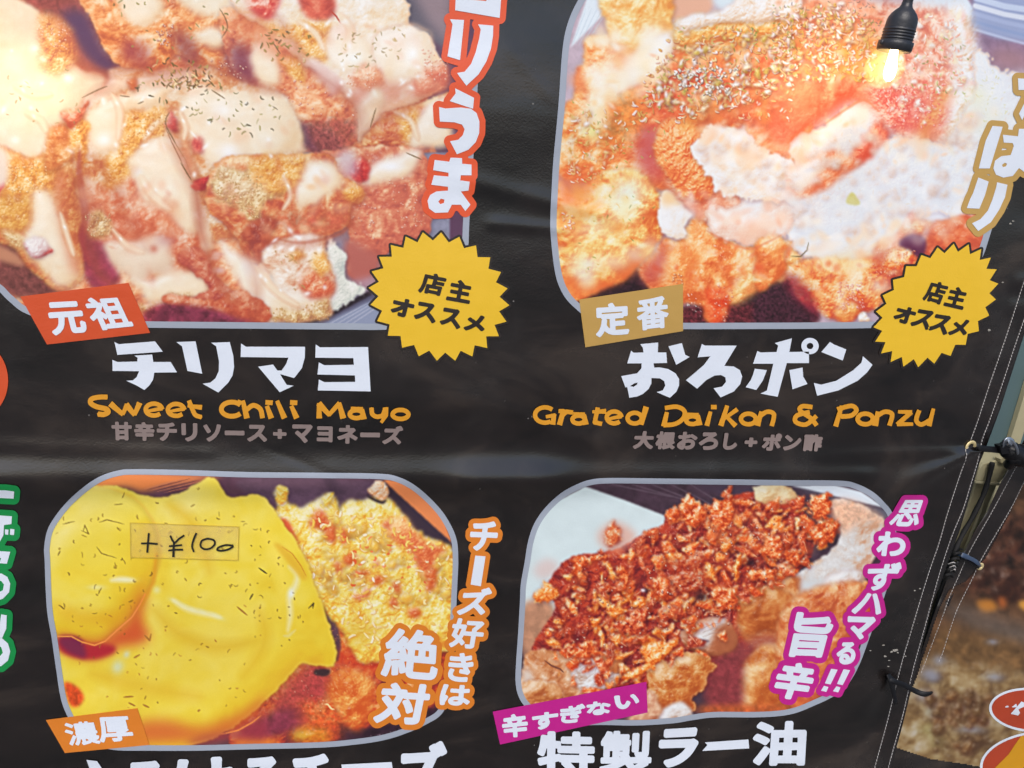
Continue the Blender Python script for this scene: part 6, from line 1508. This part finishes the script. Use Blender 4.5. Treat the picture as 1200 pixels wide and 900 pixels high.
# ================================================================ PRICE TAPE STUCK ON THE CHEESE PHOTO
tq = A('152,612.3 280.2,617 279.2,657 152.5,653.5')
m, nt, N, L, P = new_mat('matte_tape')
tc, bmp, _ = add_relief(nt, .6)
P.inputs['Base Color'].default_value = lin((232, 208, 140)); P.inputs['Roughness'].default_value = .3; L.new(bmp.outputs[0], P.inputs['Normal'])
n = nd(N, 'ShaderNodeTexNoise'); n.inputs['Scale'].default_value = 26; n.inputs['Detail'].default_value = 3; L.new(tc.outputs['Object'], n.inputs['Vector'])
r = N.new('ShaderNodeMapRange'); r.inputs[1].default_value = .35; r.inputs[2].default_value = .7; r.inputs[3].default_value = .1; r.inputs[4].default_value = .42; L.new(n.outputs[0], r.inputs[0]); L.new(r.outputs[0], P.inputs['Alpha'])
M_TAPE = m
tape = sheet('price_tape', [tq], M_TAPE, None, .0014, step=6)
tag(tape, 'strip of see-through tape reading + ¥100 stuck on the cheese photo', 'tape')
e4 = []
eq = np.concatenate([densify(tq, 8), densify(tq, 8)[:1]])
sheet('tape_edge', [tq, A('152.9,613.2 279.4,617.9 278.4,656.1 153.3,652.7')], vinyl('tape_edge', (204, 176, 62), .4), tape, .0016)
HW = ['555,465 600,464 645,468', '597,408 592,460 588,515', '718,422 728,445 742,466', '795,420 765,440 738,468', ('738,462 736,500 735,540', (1.2, 1.5)), '712,480 750,478 782,474', '708,505 750,500 788,500', ('864,408 850,440 840,480 850,512', (1.3, 1.)),
      '925,438 895,450 888,480 910,497 945,492 968,468 960,445 925,438', '1062,476 1030,474 992,486 982,502 1010,506 1045,498 1068,484 1066,474']
letters('handwriting', strokes(HW, 50, 540, .20833, 1.15, .3), plain('felt_pen', (26, 26, 18), .6), .0018, tape)
# ================================================================ LOWER BLACK CABLE TIE ON THE MAIN BANNER
z = thing('cable_tie', 'black cable tie with two loose tails through the lower right banner edge', 'cable tie', tuple(MAIN.on([[1044, 797]])[0]))
def along(qs, offs, surf=None):
    return smooth_path(np.array([plane_pt([q], o)[0] for q, o in zip(qs, offs)]), 5)
mk('long_tail', ribbon(along([(1042,792),(1047,798),(1060,803),(1073,810),(1084,813.5),(1093,811)], [.004,.011,.013,.017,.024,.026]), [.0092]*21+[.0088,.008,.0065,.0045,.0025], .0022, (0.1, -1, .3)), M_ZIP, z)
mk('short_tail', ribbon(along([(1041,790),(1044,799),(1047,810),(1050,824)], [.004,.010,.012,.016]), .0098, .0022, (0.2, -1, .1)), M_ZIP, z)
hb = MAIN.on([[1043.5, 795]], .004)[0]
mk('locking_head', lathe(hb+[-.004, .002, .003], hb+[.004, -.003, -.003], [(0, .0040), (.001, .0052), (.010, .0052), (.0114, .0040)], 8), M_ZIP, z)
# ================================================================ UPPER TIE FROM THE EYELET TO THE CABLE BUNDLE
z2 = thing('cable_tie', 'black cable tie running right from the brass eyelet of the main banner', 'cable tie', tuple(MAIN.on([[1143, 526]])[0]))
mk('strap', ribbon(along([(1142,528),(1146,525),(1154,526),(1166,527),(1180,529),(1196,531)], [-.002,.010,.009,.008,.008,.002]), .0100, .0020, (0, -1, .2)), M_ZIP, z2)
mk('locking_head', slab([(1172,523),(1181,522),(1183,532),(1174,533)], .016, .012), M_ZIP, z2, False, bevel=.001)
bun = thing('cable_bundle', 'thick black bundled cable at the right edge of the view', 'cable', tuple(plane_pt([[1190, 530]], 0)[0]))
path = along([(1176,520),(1184,528),(1192,533),(1204,534),(1225,530),(1250,522)], [-.004,.002,.006,.004,0,-.01])
mk('cable', tube(path, [.010]*4+[.016]*6+[.019]*(len(path)-10), 14), M_ZIP, bun)
mk('cable_strand', tube(along([(1182,545),(1188,538),(1198,541),(1215,546),(1240,548)], [-.004,.01,.012,.008,0]), .0085, 12), M_ZIP, bun)
mk('wire_clip', tube(along([(1177,527),(1176,518),(1181,514),(1188,519),(1192,528),(1192,538)], [.004,.014,.019,.020,.019,.010]), .0024, 8), M_STEEL, bun)
mk('clip_plate', ribbon(along([(1177,524),(1178,519),(1182,516),(1187,519)], [.012,.018,.021,.021]), [.011]*16, .0012, (0, -1, .2)), M_STEEL, bun)
# ================================================================ ELASTIC CORD ON THE POST
el = thing('elastic_cord', 'black elastic cord hanging down the beige post and wound at its lower end', 'cord', tuple(plane_pt([[1150, 600]], -.06)[0]))
cp = along([(1163,542),(1158,563),(1151,583),(1138,609),(1128,626),(1119,646),(1111,671),(1105,687),(1095,722),(1076,785)], [-.064,-.062,-.060,-.060,-.058,-.050,-.042,-.05,-.05,-.05])
mk('cord', tube(cp, [.0042+.0004*math.sin(i*1.1) for i in range(len(cp))], 12), M_CORD, el)
tw = []
for k in range(5):
    cx, cy = 1120-k*2.6, 651+k*6.2
    q = [(cx-6, cy+2), (cx-1, cy-2), (cx+5, cy-3), (cx+7, cy)]
    tw.append(tube(along(q, [-.045, -.034, -.034, -.045]), .0026, 8))
mk('winding', join(tw), M_CORD, el)
mk('pale_thread', join([tube(along([(1111+k*1.2, 661+k*4), (1117+k, 659+k*4), (1121-k, 661+k*4)], [-.036, -.030, -.036]), .0009, 6) for k in range(3)]), M_THREAD, el)
mk('loose_end', tube(along([(1119,650),(1124,644),(1128,644)], [-.04,-.035,-.03]), .0016, 8), M_CORD, el)
# ================================================================ THE NEXT BANNER
nb = thing('brown_banner', 'brown food photo banner hanging behind the right edge of the dark banner', 'banner', (0, 0, 0))
NE = A('1262,400 1225,470 1197,522 1184,546 1174,564 1157,600 1143,622 1131,646 1121,660 1113,670 1104,696 1094,722 1083,755 1072,790 1050,840 1030,900 1005,980')
def ne_x(y): return np.interp(y, NE[:, 1], NE[:, 0])
ys = np.arange(440, 985, 4.); t = np.linspace(0, 1, 60)
qq = np.array([[ne_x(y)+(1330-ne_x(y))*a, y] for y in ys for a in t]); idx = np.arange(len(qq)).reshape(len(ys), 60)
v = NEXT.on(qq); k = len(v); lft = v[idx[:, 0]]; mm = len(ys)
v = np.concatenate([v, lft+[-.0003, .0007, 0], lft+[.03, .0014, 0]])
f = [np.stack([idx[:-1, :-1].ravel(), idx[1:, :-1].ravel(), idx[1:, 1:].ravel(), idx[:-1, 1:].ravel()], 1)]
for a, b in ((k+np.arange(mm), idx[:, 0]), (k+mm+np.arange(mm), k+np.arange(mm))): f.append(np.stack([a[:-1], a[1:], b[1:], b[:-1]], 1))
link('vinyl_sheet', mesh_of('vinyl_sheet', v, np.concatenate(f)), M_DARK, nb)
npx = A('1262,470 1215,540 1196,572 1180,606 1155,652 1132,680 1112,690 1099,716 1086,754 1074,792 1054,842 1042,874 1090,890 1130,896 1180,905 1262,922')
photo(npx, nb, 'food_photo', .0003, 'brown food photo print', NEXT, 1.3)
def oval(cx, cy, rx, ry, rot, inner_mat, label, extra=None):
    b = sheet('oval_badge', [ellipse(cx, cy, rx, ry, 64, rot)], M_WHITE, nb, .0009, NEXT, label=label)
    sheet('badge_face', [ellipse(cx, cy, rx-3.2, ry-2.8, 64, rot)], inner_mat, b, .0012, NEXT)
    return b
M_RED = vinyl('ink_red', (176, 62, 30), .42, .05); M_YE2 = vinyl('ink_deep_yellow', (206, 146, 14), .42, .06)
o2 = oval(1214, 893, 66, 36, -.12, M_RED, 'lower red and yellow oval badge with white rim')
o1 = oval(1209, 832, 50, 26, .06, M_RED, 'upper red oval badge with white rim')
o2['label'] = 'red and yellow oval badge at the bottom'
yl = A('1164,902 1182,884 1190,872 1197,862 1216,859 1240,858 1262,866 1270,900 1262,925 1200,926 1170,918')
yl = yl[inside([ellipse(1214, 893, 62, 32.5, 64, -.12)], yl)] if False else yl
lo_, hi_ = np.array([1140., 845.]), np.array([1290., 940.])
Dm = np.maximum(sdf_polys([yl], lo_, hi_, .6), sdf_polys([ellipse(1214, 893, 62.5, 33, 64, -.12)], lo_, hi_, .6))
sheet('yellow_part', [simplify(l) for l in contours(Dm, lo_, .6)], M_YE2, o2, .0015, NEXT)
sheet('lettering', [A('1197,822 1204,825 1193,838.5 1184.5,836.5'), A('1206,822 1214,824 1212,842 1206,840')], M_WHITE, o1, .0016, NEXT)
seam('1212,508 1192,545 1163,599 1137,645 1124,674 1113,699 1104,724 1096,745 1088,766 1079,790', nb, NEXT, r=.0005)
seam('1222,520 1200,565 1183,599 1152,652 1140,677 1129,699 1121,716 1112,742 1104,767 1099,778', nb, NEXT, r=.0005)
eyelet((1149, 664), NEXT, nb, .0048)
z3 = thing('cable_tie', 'blue grey cable tie joining the brown banner to the wound black cord', 'cable tie', tuple(plane_pt([[1138, 655]], -.03)[0]))
mk('strap', ribbon(along([(1121,648),(1127,650),(1135,653.5),(1142,657),(1147,661),(1149,664)], [-.045,-.031,-.030,-.031,-.033,-.046]), [.0085]*10+[.0075]*10+[.006]*6, .0022, (0, -1, .25)), M_ZIPB, z3)
mk('dark_underside', ribbon(along([(1126,654),(1136,659),(1147,665.5)], [-.034,-.033,-.036]), .004, .002, (0, -1, .25)), M_ZIP, z3)
# ================================================================ STRING LAMPS
def lamp(name_lbl, q_bot, q_top, off, half_px, lean, watt=.10):
    """rubber socket hanging mouth-down with a small lit bulb in an added glow halo; q_* are the socket's lower mouth and upper neck"""
    b = plane_pt([q_bot], off)[0]; t = plane_pt([q_top], off+.004)[0]
    root = thing('string_lamp', name_lbl, 'lamp', tuple(t))
    ax = (b-t)/np.linalg.norm(b-t); Ls = np.linalg.norm(b-t); u = Ls/58.
    U = lambda y, w: (y*u, w*u)
    prof = [U(0, 6.6), U(3, 6.8), U(6, 8.2), U(9, 11.5), U(13, 15.2), U(18, 17.8), U(23, 18.8), U(30, 19.0)]
    for y in (31.5, 35, 38.5, 42): prof += [U(y, 19.0), U(y+.5, 19.8), U(y+1.6, 19.8), U(y+2.1, 18.9)]
    prof += [U(45.5, 19.2), U(46.5, 21.6), U(50, 21.9), U(56.5, 21.4), U(58, 20.2), U(57.6, 17.5), U(54, 16.8), U(50, 16.6)]
    mk('socket', lathe(t, b, prof, 40), M_SOCK, root)
    side = np.cross(ax, [0, 1, 0]); side /= np.linalg.norm(side)
    for sg, y in ((1, 48), (-1, 50)):
        c = t+ax*y*u+side*sg*21.8*u
        mk('lug', lathe(c-ax*3.2*u, c+ax*3.2*u, [(0, 1.6*u), (.8*u, 2.6*u), (5.4*u, 2.6*u), (6.4*u, 1.6*u)], 10), M_SOCK, root)
    cpth = smooth_path([t+ax*.002, t-ax*.012, t-ax*.03+np.array([.002, 0, .01]), t+np.array([.012, .01, .09]), t+np.array([.03, .02, .25])], 5)
    mk('cord', tube(cpth, 6.3*u, 12), M_SOCK, root)
    la = ax+side*lean; la /= np.linalg.norm(la)
    b0 = b-ax*6*u
    mg, nt, N, L, P = new_mat('lit_bulb_glass'); 
    P.inputs['Base Color'].default_value = (1, .8, .5, 1); P.inputs['Emission Color'].default_value = (1., .66, .30, 1); P.inputs['Emission Strength'].default_value = 16.
    prb = [(0, .5*u), (0, 4.5*u), (8*u, 5.2*u), (16*u, 6.2*u), (26*u, 7.4*u), (34*u, 7.2*u), (39*u, 5.4*u), (41.5*u, 2.5*u), (42*u, .3*u)]
    mk('filament_tube', lathe(b0, b0+la, prb, 24), mg, root)
    gm_, nt, N, L, P = new_mat('bulb_glow_volume'); N.remove(P)          # added glowing volume imitating the blurred halo round the bulb; no glass
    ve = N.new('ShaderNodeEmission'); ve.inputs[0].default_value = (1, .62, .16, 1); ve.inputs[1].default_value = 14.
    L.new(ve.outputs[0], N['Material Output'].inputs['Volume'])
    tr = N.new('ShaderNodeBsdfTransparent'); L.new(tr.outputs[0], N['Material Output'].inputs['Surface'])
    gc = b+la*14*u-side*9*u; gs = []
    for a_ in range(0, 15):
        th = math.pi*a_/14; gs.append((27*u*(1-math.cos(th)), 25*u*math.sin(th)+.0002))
    mk('glow_halo', lathe(gc-la*27*u+la*6*u, gc+la*10*u, gs, 28), gm_, root)
    pl = bpy.data.lights.new('bulb_light', 'POINT'); pl.energy = watt; pl.color = (1, .62, .26); pl.shadow_soft_size = .012
    po = bpy.data.objects.new('bulb_light', pl); sc.collection.objects.link(po); po.location = b0+la*46*u+np.array([0, .03, -.0]); under(po, root)
    return root
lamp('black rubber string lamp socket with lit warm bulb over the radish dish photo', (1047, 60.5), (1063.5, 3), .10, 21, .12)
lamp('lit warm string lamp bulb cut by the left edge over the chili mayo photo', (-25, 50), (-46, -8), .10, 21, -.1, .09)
